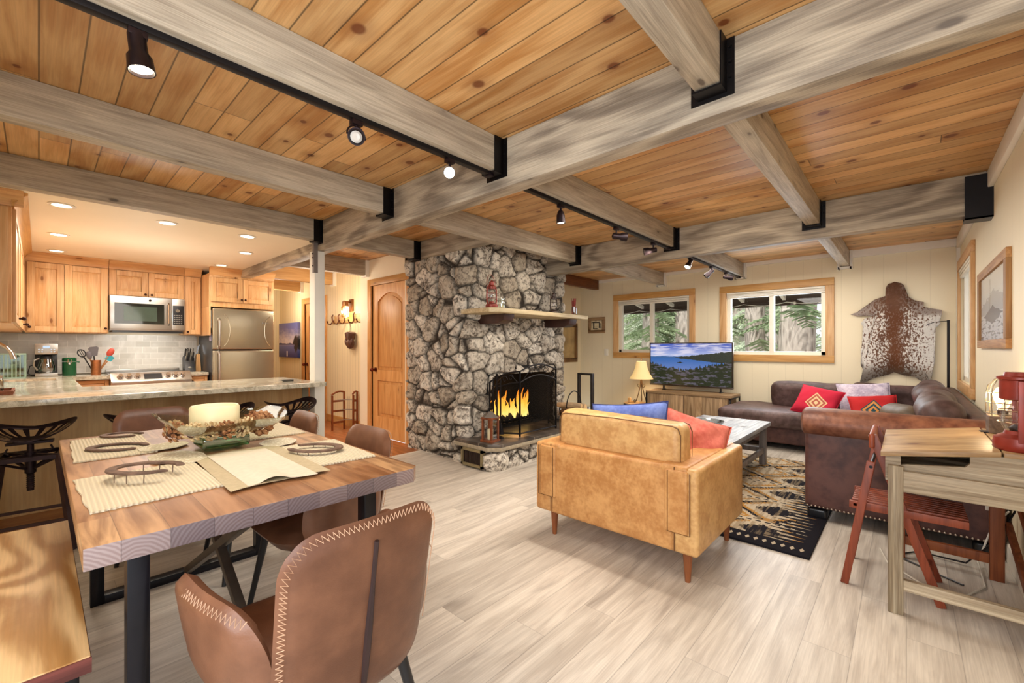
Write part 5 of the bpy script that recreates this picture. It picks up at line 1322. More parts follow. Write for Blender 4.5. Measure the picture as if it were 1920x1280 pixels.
def cushion(name, label, loc, dims, rot, mat, group=None, seed=0, wr=.015, cat='cushion', edge=None, base=None):
    t = T(name, label, cat, base or loc, group=group)
    m = MB(); m.M = Matrix.Translation(loc) @ rot; m.pillow(*dims, n=20, wr=wr, seed=seed)
    P(t, 'cover', m, mat, ang=80)
    e = MB(); e.M = m.M; w, d, h = dims; n = 12
    def ed(u, v): return (u*w/2*(1-.07*(1-v*v)*abs(u)), v*d/2*(1-.07*(1-u*u)*abs(v)), 0)
    pts = [ed(-1+2*k/n, -1) for k in range(n)] + [ed(1, -1+2*k/n) for k in range(n)] + [ed(1-2*k/n, 1) for k in range(n)] + [ed(-1, 1-2*k/n) for k in range(n)]
    e.tube(pts, .005, 6, True); P(t, 'piping', e, edge or mat)
    return t
RX = lambda a: Matrix.Rotation(R(a), 4, 'X'); RY = lambda a: Matrix.Rotation(R(a), 4, 'Y'); RZ = lambda a: Matrix.Rotation(R(a), 4, 'Z')
cushion('throw_pillow', 'periwinkle blue cushion leaning inside the tan armchair', (2.64, 1.37, .66), (.44, .56, .13), RX(-7) @ RY(-75), fab('blue_cotton', '4a5c9e', '6c80bd'), seed=1, edge=plain('navy_piping', '2c3568', .8))
cushion('throw_pillow', 'coral red cushion in the right arm corner of the tan armchair', (2.80, 1.00, .635), (.38, .40, .16), RZ(24) @ RX(16) @ RY(-56), fab('coral_cotton', 'bc5a4c', 'd87a68'), seed=5, wr=.03)
# rug
def rug_mat():
    N = NT('kilim_rug'); X = N.xyz(); x, y = X[0], X[1]     # object origin at the near right corner, x into the room
    nz = N.m_('MULTIPLY', N.m_('SUBTRACT', N.noise(scale=70, detail=2), .5), .02)
    xs = N.m_('MULTIPLY', N.m_('FLOOR', N.m_('DIVIDE', x, .02)), .02); ys = N.m_('MULTIPLY', N.m_('FLOOR', N.m_('DIVIDE', y, .02)), .02)
    def tri(v, per): return N.m_('ABSOLUTE', N.m_('SUBTRACT', N.m_('FRACT', N.m_('DIVIDE', v, per)), .5))     # 0..0.5
    cream, tan, blk, ochre = srgb('b3a48c'), srgb('86755c'), srgb('1d1b20'), srgb('a5793c')
    # stepped diamonds
    dm = N.m_('ADD', N.m_('MULTIPLY', tri(xs, .46), 1.), N.m_('MULTIPLY', tri(ys, .60), 1.2))
    ban = N.m_('FLOOR', N.m_('MULTIPLY', dm, 11.)); r = N.white(N.vec(ban, 1., 2.))
    c = N.mix(N.m_('GREATER_THAN', r, .40), cream, blk); c = N.mix(N.m_('GREATER_THAN', r, .86), c, ochre)
    st = N.noise(N.vec(N.m_('MULTIPLY', x, 1.2), N.m_('MULTIPLY', y, 14.), 0.), 2.2, 4)
    c = N.mix(N.m_('MULTIPLY', N.step(st, .46, .60), .7), c, tan)
    # cross stripes every .55 m
    fx = N.m_('FRACT', N.m_('DIVIDE', N.m_('ADD', xs, .15), .52)); c = N.mix(N.m_('LESS_THAN', fx, .10), c, cream); 
    c = N.mix(N.m_('MULTIPLY', N.m_('LESS_THAN', N.m_('ABSOLUTE', N.m_('SUBTRACT', fx, .05)), .018), N.m_('GREATER_THAN', tri(y, .06), .2)), c, blk)
    # black teeth from the long edges
    ey = N.m_('MINIMUM', y, N.m_('SUBTRACT', 1.9, y))
    c = N.mix(N.m_('LESS_THAN', ey, N.m_('ADD', .05, N.m_('MULTIPLY', tri(x, .062), .52))), c, blk)
    ex = x
    c = N.mix(N.m_('LESS_THAN', ex, .16), c, blk)
    dot = N.m_('MULTIPLY', N.m_('GREATER_THAN', N.m_('SUBTRACT', tri(y, .05), N.m_('ABSOLUTE', N.m_('MULTIPLY', N.m_('SUBTRACT', ex, .085), 9.))), .22), N.m_('LESS_THAN', ex, .16))
    c = N.mix(dot, c, cream)
    c = N.mix(N.m_('LESS_THAN', ey, .035), c, blk)
    N.bump(N.noise(scale=320, detail=2), .4, .004)
    return N.fin(c, .95, 0, .1)
S('area_rug', B(3.04, .42, .0, 5.55, 2.32, .014), rug_mat(), 'black, cream and ochre kilim rug with toothed edges between armchair and sofa', 'rug', (3.04, .42, 0), bevel=.004)
# coffee table
M_ctop = wood('whitewashed_table_top', '9aa0a8', 'd2d3d2', L=0, plank=(1, .13), tone=.16, rough=.5, stretch=10, knots=.9, kcol='5c5048', gapd=.45)
M_cleg = wood('weathered_leg', '6d6460', '99908a', L=2, rough=.55, bump=.2)
ct = T('coffee_table', 'whitewashed plank coffee table with stretcher legs on the rug', 'coffee table', (4.55, 1.42, .014))
P(ct, 'tabletop', B(3.82, 1.07, .405, 5.28, 1.77, .45), M_ctop, bevel=.006)
for x, y in ((3.92, 1.14), (3.92, 1.70), (5.12, 1.12), (5.12, 1.70)):
    P(ct, 'leg', B(x, y-.03, .014, x+.07, y+.03, .405), M_cleg, bevel=.004)
P(ct, 'apron', MB().box(3.92, 1.13, .33, 5.18, 1.16, .405).box(3.92, 1.68, .33, 5.18, 1.71, .405).box(3.93, 1.16, .33, 3.96, 1.68, .405).box(5.14, 1.16, .33, 5.17, 1.68, .405), M_cleg, bevel=.003)
for y in (1.115, 1.70): P(ct, 'stretcher', B(3.99, y-.015, .14, 5.12, y+.015, .19), M_cleg, bevel=.003)
P(ct, 'cross_stretcher', B(5.14, 1.15, .14, 5.17, 1.685, .19), M_cleg, bevel=.003)
S('glass_dish', MB().lathe([(.05, 0), (.08, .015), (.13, .06), (.15, .09), (.147, .09), (.126, .062), (.07, .02), (.001, .014)], (4.35, 1.42, .451), 26), glass('dish_glass', 'e6ecec', .03, .25), 'shallow clear glass dish on the coffee table', 'dish', (4.35, 1.42, .451))
# sectional sofa
M_sofa = leather('dark_brown_leather', '3a2220', '5d3d36', .46, 4)
M_sofa2 = leather('brown_suede_cushion', '44302c', '6b5450', .5, 4)
M_sofa3 = leather('olive_brown_cushion', '4f4030', '70604c', .55, 4)
M_sarm = leather('worn_brown_arm', '5a3022', '8a5a42', .46, 5)
so = T('sectional_sofa', 'dark brown leather sectional sofa filling the corner under the hide', 'sofa', (5.6, .4, 0))
P(so, 'base', MB().rbox((5.42, .02, .20), (3.1, .88, .25), .03, 3, 4).rbox((6.55, 1.10, .20), (.98, 1.5, .25), .03, 3, 4), M_sofa)
def arm_fn(p, d): return p
P(so, 'armrest', MB().rbox((3.86, .06, .40), (.19, .98, .62), .03, 3, 4), M_sofa)
m = MB(); n = 16
prof = [(3.86+.14*math.cos(2*PI*k/20)*1.05, .70+.105*math.sin(2*PI*k/20)) for k in range(20)]
vs = []; Yv = [-.43, -.4, -.2, 0, .2, .4, .52, .555, .57]; sh = [1, 1, 1, 1, 1, 1, 1, .93, .75]
for y, s_ in zip(Yv, sh): vs += [(3.86+(x-3.86)*s_, y, .70+(z-.70)*s_) for x, z in prof]
m.add(vs, [(i*20+k, (i+1)*20+k, (i+1)*20+(k+1) % 20, i*20+(k+1) % 20) for i in range(len(Yv)-1) for k in range(20)] + [tuple(range(20)), tuple(range((len(Yv)-1)*20, len(Yv)*20))[::-1]])
P(so, 'arm_roll', m, M_sarm)
nb = MB()
for k in range(40): nb.ball((3.762, .53-.0235*k, .105), (.006, .007, .007), 8, 5)
P(so, 'nail_trim', nb, plain('brass_nail', 'b0a090', .3, .8), 'row of nail heads')
for x, y in ((3.86, .48), (3.86, -.36), (6.12, 1.78), (6.95, 1.78), (6.95, -.36), (6.12, .6)):
    P(so, 'foot', MB().rbox((x, y, .04), (.12, .12, .08), .02, 3, 2), M_blkpl)
P(so, 'back_rail', MB().rbox((5.5, -.36, .50), (3.1, .13, .58), .05, 4, 6).rbox((7.0, .48, .48), (.15, 1.80, .58), .05, 4, 6), M_sofa)
w1 = lambda s: (lambda p, d: p + d*(.014*noise.noise(Vector((p[0]*6+s, p[1]*6, p[2]*7))) + .02*noise.noise(Vector((p[0]*2+s, p[1]*2, p[2]*2)))))
P(so, 'seat_cushion', MB().rbox((4.5, .12, .385), (1.0, .84, .17), .06, 4, 8, w1(1)), M_sofa2)
P(so, 'seat_cushion', MB().rbox((5.5, .12, .385), (1.0, .84, .17), .06, 4, 8, w1(2)), M_sofa2)
P(so, 'seat_cushion', MB().rbox((6.48, .2, .385), (.98, 1.0, .17), .06, 4, 8, w1(3)), M_sofa2)
P(so, 'chaise_cushion', MB().rbox((6.48, 1.27, .37), (1.02, 1.13, .19), .07, 4, 10, w1(4)), M_sofa2)
bc_ = MB(); bc_.M = Matrix.Translation((6.83, .94, .60)) @ RY(-12); bc_.rbox((0, 0, 0), (.2, .86, .37), .08, 4, 10, w1(5)); P(so, 'back_cushion', bc_, M_sofa2)
bc_ = MB(); bc_.M = Matrix.Translation((6.86, .12, .62)) @ RY(-10); bc_.rbox((0, 0, 0), (.2, .78, .36), .08, 4, 10, w1(6)); P(so, 'back_cushion', bc_, M_sofa2)
for k, (x, y, z, s_) in enumerate(((4.30, .02, .565, .36), (4.78, -.02, .60, .40))):
    b_ = MB(); b_.M = Matrix.Translation((x, y, z)) @ RZ(20) @ RX(-28); b_.rbox((0, 0, 0), (.46, .20, s_), .095, 4, 9, w1(17+k)); P(so, 'loose_cushion', b_, M_sofa3)
for k, (x, mt_) in enumerate(((4.42, M_sofa2), (5.02, M_sofa2), (5.62, M_sofa2), (6.25, M_sofa2))):
    b_ = MB(); b_.M = Matrix.Translation((x, -.20, .675)) @ RX(-14) @ RZ(4*(-1)**k); b_.rbox((0, 0, 0), (.585, .25, .44), .115, 4, 9, w1(7+k)); P(so, 'back_cushion', b_, mt_)
def kil(nm, base, a, b):
    N = NT(nm); X = N.xyz(); y, z = X[1], X[2]
    d = N.m_('ADD', N.m_('ABSOLUTE', y), N.m_('ABSOLUTE', z)); k = N.m_('FLOOR', N.m_('MULTIPLY', d, 42.)); r = N.m_('MODULO', k, 2.)
    pc = N.mix(r, srgb(a), srgb(b)); c = N.mix(N.m_('LESS_THAN', d, .11), N.mix(N.noise(scale=7), srgb(base), tuple(x*1.35 for x in srgb(base)[:3])+(1,)), pc); N.bump(N.noise(scale=120), .3, .004)
    return N.fin(c, .85, 0, .2)
cushion('throw_pillow', 'crimson cushion with a cream square motif on the sofa under the hide', (6.22, .78, .60), (.40, .44, .17), RZ(-12) @ RX(9) @ RY(-50), kil('crimson_cushion', 'b3243a', 'd9b98c', 'a85a4a'), seed=2, wr=.02)
cushion('throw_pillow', 'lavender white patterned cushion behind the crimson one on the sofa', (6.50, .36, .64), (.42, .50, .17), RZ(10) @ RX(-4) @ RY(-56), fab('lavender_damask', 'a79bb0', 'd8ccd8', .85, 12), seed=3)
cushion('throw_pillow', 'red and teal kilim cushion in front of the lavender one', (6.10, .26, .57), (.36, .42, .15), RZ(8) @ RX(-6) @ RY(-50), kil('kilim_cushion', 'a82426', '2c4a52', 'c98a4a'), seed=4)
sheet('throw_blanket', 'tan blanket crumpled on the sofa just behind the near arm', 'blanket', lambda i, j: (4.02+.9*i, -.02+.60*j, .505+.13*math.exp(-((j-.35)/.5)**2)*(1-.45*i) + .022*noise.noise((i*7, j*7, 0)) + .015*math.sin(j*16+i*5)), 26, 26, fab('tan_blanket', 'a98350', 'c9a672', .9, 18), (4.45, .25, .49), None, .012)
# spotted hide on the window wall
hide = [(0.109, 2.049), (0.046, 2.023), (0.013, 1.961), (0.017, 1.884), (-0.059, 1.814), (-0.151, 1.782), (-0.147, 1.725), (-0.21, 1.702), (-0.3, 1.678), (-0.304, 1.628), (-0.224, 1.607), (-0.165, 1.604), (-0.242, 1.563), (-0.295, 1.523), (-0.251, 1.469), (-0.21, 1.407), (-0.219, 1.313), (-0.242, 1.237), (-0.237, 1.137), (-0.242, 1.062), (-0.179, 0.998), (-0.156, 0.934), (-0.192, 0.872), (-0.228, 0.805), (-0.188, 0.797), (-0.142, 0.838), (-0.073, 0.892), (0.022, 0.907), (0.07, 0.924), (0.114, 0.942), (0.154, 0.914), (0.204, 0.892), (0.295, 0.861), (0.368, 0.811), (0.441, 0.786), (0.42, 0.876), (0.394, 0.945), (0.431, 1.012), (0.42, 1.114), (0.431, 1.216), (0.389, 1.318), (0.357, 1.419), (0.336, 1.466), (0.41, 1.508), (0.431, 1.55), (0.399, 1.603), (0.295, 1.639), (0.452, 1.639), (0.533, 1.664), (0.474, 1.688), (0.399, 1.712), (0.336, 1.789), (0.295, 1.84), (0.194, 1.879), (0.189, 1.977), (0.164, 2.028)]
def hide_mat():
    N = NT('spotted_hide'); X = N.xyz(); y, z = X[1], X[2]     # origin at the hide centre
    ny = N.m_('ADD', N.m_('ABSOLUTE', y), N.m_('MULTIPLY', N.m_('SUBTRACT', N.noise(scale=6, detail=4), .5), .16))
    wv = N.vec(N.m_('MULTIPLY', X[0], 1.), N.m_('MULTIPLY', y, 1.25), N.m_('MULTIPLY', z, .8))
    sp = N.noise(wv, 46, 4, .4, .6)
    brown = N.mix(N.noise(scale=9), srgb('53362a'), srgb('84604a'))
    wh = N.mix(N.noise(scale=14), srgb('cfc9c0'), srgb('e6e2da'))
    lim = N.m_('ADD', .44, N.m_('MULTIPLY', ny, .42))
    c = N.mix(N.step(N.m_('SUBTRACT', sp, N.m_('MULTIPLY', N.m_('SUBTRACT', ny, .12), .55)), .44, .52), wh, brown)
    spine = N.m_('SUBTRACT', 1., N.step(ny, .035, .09)); c = N.mix(N.m_('MULTIPLY', spine, .85), c, srgb('6a4026'))
    head = N.m_('MAXIMUM', N.step(N.m_('ADD', z, N.m_('MULTIPLY', sp, .2)), .30, .46), N.m_('MULTIPLY', N.m_('MULTIPLY', N.step(N.m_('ADD', z, N.m_('MULTIPLY', sp, .06)), .20, .26), N.step(ny, .1, .2)), .8)); c = N.mix(N.m_('MULTIPLY', head, .8), c, brown)
    low = N.m_('SUBTRACT', 1., N.step(N.m_('ADD', z, N.m_('MULTIPLY', sp, .15)), -.43, -.30)); c = N.mix(N.m_('MULTIPLY', low, .65), c, srgb('776a5a'))
    N.bump(N.noise(wv, 90, 3), .7, .01)
    return N.fin(c, .75, 0, .2)
def smooth_poly(p):
    out = []
    for i in range(len(p)):
        a, b = Vector(p[i]), Vector(p[(i+1) % len(p)])
        out += [a, a*.5+b*.5 + Vector((noise.noise((i*1.3, 0, 0)), noise.noise((0, i*1.7, 0))))*.012]
    return out
hp = smooth_poly(hide)
bmh = bmesh.new(); fv = [bmh.verts.new((0, p.x-.112, p.y-1.42)) for p in hp]; bmh.faces.new(fv)
r_ = bmesh.ops.triangulate(bmh, faces=bmh.faces); bmesh.ops.subdivide_edges(bmh, edges=bmh.edges, cuts=3, use_grid_fill=True)
for v in bmh.verts:
    q = Vector((v.co.y*5, v.co.z*5, 0)); v.co.x = -.012 - .022*(noise.noise(q)+.4) - .05*abs(v.co.y)**2
ex = bmesh.ops.extrude_face_region(bmh, geom=list(bmh.faces))
for v in [g for g in ex['geom'] if isinstance(g, bmesh.types.BMVert)]: v.co.x += .006
bmesh.ops.recalc_face_normals(bmh, faces=bmh.faces)
me = bpy.data.meshes.new('animal_hide'); bmh.to_mesh(me); bmh.free(); me.shade_smooth(); me.materials.append(hide_mat())
o = bpy.data.objects.new('animal_hide', me); COL.objects.link(o); o.location = (7.085, .112, 1.42)
tag(o, 'brown and white speckled animal hide hung flat on the window wall', 'hide')
# corner pole, right wall picture
pl = T('corner_pole', 'slim black upright pole with a small foot in the corner behind the sofa', 'pole', (6.98, -.35, 0))
P(pl, 'pole', MB().cone((6.98, -.352, .03), (6.98, -.352, 1.555), .012, .012, 10), M_black)
P(pl, 'foot', MB().cone((6.98, -.352, 0), (6.98, -.352, .03), .06, .05, 16), M_black)
P(pl, 'cross_arm', MB().tube([(6.98, -.352, 1.545), (7.0, -.23, 1.535), (7.03, -.17, 1.50)], .004, 6), M_black)
f = T('framed_picture', 'tall grey boat scene in a rustic wood frame on the right wall', 'picture', (4.5, -.44, 1.24))
m = MB()
for b in ((3.79, 1.24, 5.17, 1.30), (3.79, 1.77, 5.17, 1.832)): m.box(b[0], -.45, b[1], b[2], -.425, b[3])
P(f, 'frame_rail', m, wood('barn_frame', '8a5e34', 'b08654', L=0, rough=.6, bump=.3), bevel=.004)
for xa, xb in ((3.79, 3.875), (5.06, 5.17)): P(f, 'frame_stile', B(xa, -.45, 1.30, xb, -.425, 1.77), wood('barn_frame_v', '8a5e34', 'b08654', L=2, rough=.6, bump=.3), bevel=.004)
def boat_mat():
    N = NT('grey_boat_scene'); X = N.xyz('Generated'); u, v = X[0], X[2]
    n = N.noise(N.vec(N.m_('MULTIPLY', u, 3.), 0., N.m_('MULTIPLY', v, 9.)), 3., 5)
    c = N.mix(v, srgb('b9bcc4'), srgb('dcd8cc')); 
    c = N.mix(N.m_('MULTIPLY', N.step(n, .5, .62), N.m_('LESS_THAN', v, .34)), c, srgb('6b6a6c'))
    mtn = N.m_('MULTIPLY', N.m_('LESS_THAN', N.m_('ADD', v, N.m_('MULTIPLY', N.m_('ABSOLUTE', N.m_('SUBTRACT', u, .45)), .35)), N.m_('MULTIPLY_ADD', n, .2, .62)), N.m_('GREATER_THAN', v, .4)); c = N.mix(N.m_('MULTIPLY', mtn, .6), c, srgb('9c9a94'))
    bt = N.m_('LESS_THAN', N.m_('ADD', N.m_('MULTIPLY', N.m_('ABSOLUTE', N.m_('SUBTRACT', u, .5)), .35), N.m_('ABSOLUTE', N.m_('SUBTRACT', v, .37))), N.m_('MULTIPLY_ADD', n, .1, .08)); c = N.mix(N.m_('MULTIPLY', bt, .85), c, srgb('5a5048'))
    ms = N.m_('MULTIPLY', N.m_('LESS_THAN', N.m_('ABSOLUTE', N.m_('SUBTRACT', u, .6)), .008), N.m_('LESS_THAN', N.m_('ABSOLUTE', N.m_('SUBTRACT', v, .6)), .3)); c = N.mix(ms, c, srgb('77706a'))
    return N.fin(c, .25, 0, .5)
P(f, 'print', B(3.86, -.448, 1.29, 5.06, -.44, 1.78), boat_mat(), smooth=False)
# tv and stand
M_tvs = wood('reclaimed_front', '84684a', 'c0a27c', L=2, plank=(1, .115), tone=.5, rough=.5, stretch=8, gapd=.6)
ts_ = T('tv_stand', 'low reclaimed wood television stand with black metal ends', 'tv stand', (6.72, 2.42, 0))
P(ts_, 'carcass', B(6.5, 1.85, .06, 6.92, 3.03, .53), M_tvs, smooth=False)
P(ts_, 'top', B(6.48, 1.80, .53, 6.94, 3.05, .565), wood('stand_top', '8a6c4c', 'b99a72', L=1, rough=.5), bevel=.003)
for y0, y1 in ((2.45, 2.46), ): P(ts_, 'door_gap', B(6.496, y0, .08, 6.5, y1, .52), M_blkpl, smooth=False)
for y0, y1 in ((1.88, 2.445), (2.465, 3.0)): P(ts_, 'door', B(6.487, y0, .085, 6.50, y1, .515), M_tvs, bevel=.002)
for y in (1.80, 3.03): P(ts_, 'end_frame', MB().box(6.48, y, 0, 6.50, y+.02, .53).box(6.92, y, 0, 6.94, y+.02, .53).box(6.48, y, 0, 6.94, y+.02, .02).box(6.48, y, .51, 6.94, y+.02, .53), M_black, bevel=.002)
tv = T('television', 'flat television showing a blue mountain lake on the wood stand', 'television', (6.75, 2.47, .566))
P(tv, 'housing', B(6.755, 1.85, .635, 6.80, 3.10, 1.315), M_blkpl, bevel=.004)
P(tv, 'bezel', MB().box(6.742, 1.85, .635, 6.757, 3.10, .66).box(6.742, 1.85, 1.303, 6.757, 3.10, 1.315).box(6.742, 1.85, .66, 6.757, 1.862, 1.303).box(6.742, 3.088, .66, 6.757, 3.10, 1.303), plain('bezel_brown', '4a4038', .35, .4), bevel=.002)
def tv_mat():
    N = NT('tv_lake_picture'); X = N.xyz('Generated'); u = N.m_('SUBTRACT', 1., X[1]); v = X[2]
    def nz(su, sv, sc, det=5, off=0.): return N.noise(N.vec(N.m_('MULTIPLY_ADD', u, su, off), N.m_('MULTIPLY', v, sv), off), sc, det)
    cl = N.step(nz(2., 7., 2.6, 6), .40, .66)
    sky = N.mix(N.step(v, .68, 1.), srgb('a9b6e0'), srgb('3c56b4')); sky = N.mix(cl, sky, srgb('d6d3e6'))
    water = N.mix(N.step(v, .35, .68), srgb('5c7ab8'), srgb('2f63a8'))
    c = N.mix(N.step(v, .665, .675), water, sky)
    far = N.m_('MULTIPLY', N.step(v, .645, .655), N.m_('LESS_THAN', v, N.m_('MULTIPLY_ADD', nz(3., 0., 3.), .06, .655))); c = N.mix(far, c, srgb('3a6298'))
    hill = N.m_('MULTIPLY', N.m_('LESS_THAN', v, N.m_('ADD', N.m_('MULTIPLY_ADD', u, .22, .545), N.m_('MULTIPLY', nz(7., 0., 3.), .09))), N.m_('GREATER_THAN', v, N.m_('ADD', N.m_('MULTIPLY_ADD', u, -.19, .685), N.m_('MULTIPLY', nz(4., 0., 4., 5, 3.), .05))))
    c = N.mix(hill, c, N.mix(nz(20., 20., 3.), srgb('0f1a14'), srgb('3a4238')))
    isl = N.m_('LESS_THAN', N.m_('ADD', N.m_('MULTIPLY', N.m_('ABSOLUTE', N.m_('SUBTRACT', u, .39)), 1.), N.m_('MULTIPLY', N.m_('ABSOLUTE', N.m_('SUBTRACT', v, .535)), 1.4)), N.m_('MULTIPLY', nz(9., 9., 3.), .075)); c = N.mix(isl, c, srgb('1a2418'))
    fg = N.m_('LESS_THAN', v, N.m_('ADD', N.m_('ADD', .22, N.m_('MULTIPLY', N.m_('ABSOLUTE', N.m_('SUBTRACT', u, .42)), .38)), N.m_('MULTIPLY', nz(16., 2., 3., 6), .28)))
    rock = N.step(nz(6., 9., 2.4, 7, 4.), .52, .6)
    fc = N.mix(N.m_('MULTIPLY', rock, .7), N.mix(nz(26., 26., 3.), srgb('05080a'), srgb('2f3a20')), N.mix(nz(22., 22., 3.), srgb('2a2630'), srgb('857f92')))
    c = N.mix(fg, c, fc)
    N.b.inputs['Base Color'].default_value = (.01, .01, .01, 1); N.b.inputs['Roughness'].default_value = .25
    N.lk(c, N.b.inputs['Emission Color']); N.b.inputs['Emission Strength'].default_value = .95
    return N.m
P(tv, 'screen', B(6.748, 1.862, .66, 6.756, 3.088, 1.303), tv_mat(), smooth=False)
for y in (2.02, 2.88): P(tv, 'foot', MB().bar((6.74, y, .573), (6.83, y, .573), .03, .012).bar((6.77, y, .575), (6.775, y, .645), .025, .02), M_blkpl, bevel=.002)
# stump table and lamp
st = T('stump_table', 'bark covered log stump used as a side table by the television', 'side table', (6.66, 3.30, 0))
P(st, 'bark', MB().lathe([(.21, 0), (.20, .05), (.195, .15), (.205, .26), (.20, .315)], (6.66, 3.30, 0), 28), plain('stump_bark', '4a3626', .9, 0, .5, 16, 1.), ang=80)
P(st, 'cut_top', MB().lathe([(.199, .315), (.196, .325), (.001, .325)], (6.66, 3.30, 0), 28), wood('stump_top', 'b08a5c', 'd2b080', L=2, rough=.6, ringy=20))
lp = T('table_lamp', 'scrolled iron table lamp with a cream bell shade on the log stump', 'lamp', (6.68, 3.22, .326))
m = MB().cone((6.68, 3.22, .40), (6.68, 3.22, .75), .007, seg=8)
for k in range(3):
    a = 2*PI*k/3 + .4; c, s_ = math.cos(a), math.sin(a)
    m.tube([(6.68+c*r, 3.22+s_*r, z) for r, z in ((.012, .70), (.02, .60), (.05, .48), (.085, .38), (.105, .345), (.125, .345), (.132, .37), (.115, .385), (.10, .37))], .008, 7)
    m.tube([(6.68+c*r, 3.22+s_*r, z) for r, z in ((.01, .60), (.04, .585), (.068, .61), (.065, .645), (.045, .645), (.045, .625))], .006, 6)
P(lp, 'base', m, plain('antique_iron', '6d5436', .5, .5))
P(lp, 'finial', MB().cone((6.68, 3.22, 1.02), (6.68, 3.22, 1.05), .004).ball((6.68, 3.22, 1.055), .01, 8, 6), M_brz2)
N = NT('lamp_shade_cloth'); M_shade = N.fin(srgb('efd9a6'), .8); N.set(N.b.inputs['Emission Color'], srgb('f3c67c')); N.b.inputs['Emission Strength'].default_value = .55
P(lp, 'lamp_shade', MB().lathe([(.075, 1.015), (.082, .99), (.10, .90), (.135, .81), (.185, .735), (.188, .725)], (6.68, 3.22, 0), 28, caps=False), M_shade, ang=80)
P(lp, 'socket', MB().cone((6.68, 3.22, .735), (6.68, 3.22, .80), .018, .016, 12).lathe([(.03, .745), (.035, .75), (.001, .752)], (6.68, 3.22, 0), 14), M_brz2)
S('wood_ornament', MB().rbox((6.62, 3.40, .365), (.05, .05, .08), .012, 3, 2).rbox((6.60, 3.33, .345), (.05, .04, .04), .012, 3, 2), M_tan_w, 'small pale carved ornament on the stump beside the lamp', 'ornament', (6.62, 3.38, .326))
# ================================================================== DESK CORNER
M_desk = wood('whitewashed_desk', '7b6a54', 'aa9c85', L=1, tone=.3, fine=.3, rough=.55, stretch=16, bump=.25, streak=('d8cdb4', .5, .75, .7))
M_deskv = wood('whitewashed_desk_leg', '6b5a45', '9d8e74', L=2, tone=.3, fine=.3, rough=.55, stretch=16, bump=.25, streak=('d8cdb4', .55, .78, .7))
M_dlid = wood('desk_lid', '8b6c48', 'b4966c', L=1, tone=.3, rough=.42, stretch=9, knots=1.2, plank=(0, .17), gapd=.7)
M_drd = wood('desk_red_wood', '6d3418', '95532c', L=2, tone=.2, rough=.5)
ds = T('school_desk', 'weathered wooden school desk with a sloping lid against the picture wall', 'desk', (3.1, -.18, 0))
def slope(y): return .728 + (.07-y)*.155
side = [(-.43, .62), (.075, .62), (.075, slope(.075)), (-.30, slope(-.30)), (-.43, slope(-.30))]
def slot_side(x0, x1):
    m = MB()
    # lower board, and upper strips around a long slot below the lid edge
    a, b = -.20, .02
    m.prism([(-.43, .615), (.075, .615), (.075, .69), (.02, .695), (-.0, .700), (-.19, .722), (-.205, .74), (-.43, .775)], 0, x0, x1)
    m.prism([(.02, .695), (.075, .69), (.075, slope(.075)), (.02, slope(.02))], 0, x0, x1)
    m.prism([(-.205, .74), (-.43, .775), (-.43, slope(-.30)), (-.30, slope(-.30)), (-.205, slope(-.205))], 0, x0, x1)
    return m
P(ds, 'side_board', slot_side(2.735, 2.757), M_desk, smooth=False)
P(ds, 'side_board', slot_side(3.453, 3.475), M_desk, smooth=False)
P(ds, 'tray_box', MB().box(2.757, .05, .62, 3.453, .072, .71).box(2.757, -.43, .62, 3.453, -.41, .775).box(2.757, -.41, .615, 3.453, .05, .63), M_desk, smooth=False)
P(ds, 'lid', MB().add([(x, y, z+dz) for x in (2.722, 3.478) for y, z in ((.092, slope(.092)), (-.295, slope(-.295))) for dz in (.001, .024)], [(0,1,3,2), (4,6,7,5), (0,4,5,1), (2,3,7,6), (0,2,6,4), (1,5,7,3)]), M_dlid, 'smooth tan sloping lid', bevel=.004)
P(ds, 'back_shelf', B(2.722, -.435, slope(-.30), 3.478, -.302, slope(-.30)+.02), M_dlid, bevel=.003)
hg = MB()
for x in (2.85, 3.3): hg.box(x, -.325, slope(-.30)+.018, x+.07, -.285, slope(-.30)+.024)
P(ds, 'hinge', hg, M_bronze)
for x, y, mt_ in ((2.705, .065, M_deskv), (2.705, -.37, M_deskv), (3.44, .06, M_drd), (3.44, -.33, M_drd)):
    P(ds, 'leg', B(x, y-.055, 0, x+.04, y, .692 if x < 3 else .615), mt_, bevel=.003)
P(ds, 'apron', B(2.708, -.37, .575, 2.735, .012, .672), M_desk, bevel=.003)
P(ds, 'stretcher', B(2.71, -.37, .115, 2.74, .012, .165), M_desk, bevel=.003)
P(ds, 'stretcher', B(3.445, -.33, .085, 3.475, .01, .135), M_drd, bevel=.003)
P(ds, 'side_brace', MB().bar((3.46, -.40, .60), (2.74, -.40, .36), .022, .05).bar((3.46, -.40, .30), (2.74, -.40, .10), .022, .05), M_drd, bevel=.002)
# folding slatted chair
M_fc = wood('red_folding_wood', '6f3320', '95492e', L=2, tone=.15, rough=.42, stretch=10, bump=.05)
fc = T('folding_chair', 'red-brown slatted wooden folding chair tucked beside the desk', 'chair', (3.08, .06, 0))
for x in (2.885, 3.255):
    P(fc, 'front_leg', MB().bar((x, .243, 0), (x, .135, .66), .022, .034, (0, 1, 0)), M_fc, bevel=.003)
for x in (2.915, 3.225):
    P(fc, 'back_leg', MB().bar((x, -.125, 0), (x, .13, .795), .022, .036, (0, 1, 0)), M_fc, bevel=.003)
P(fc, 'backrest', MB().rbox((3.07, .132, .765), (.37, .024, .075), .01, 3, 4), M_fc)
st = P(fc, 'seat', MB().box(2.90, -.215, .40, 2.92, .225, .437).box(3.22, -.215, .40, 3.24, .225, .437).box(2.90, .19, .41, 3.24, .21, .43), M_fc, bevel=.003)
for k in range(8): P(st, 'slat', B(2.925+.038*k, -.215, .425, 2.952+.038*k, .215, .443), M_fc, bevel=.003)
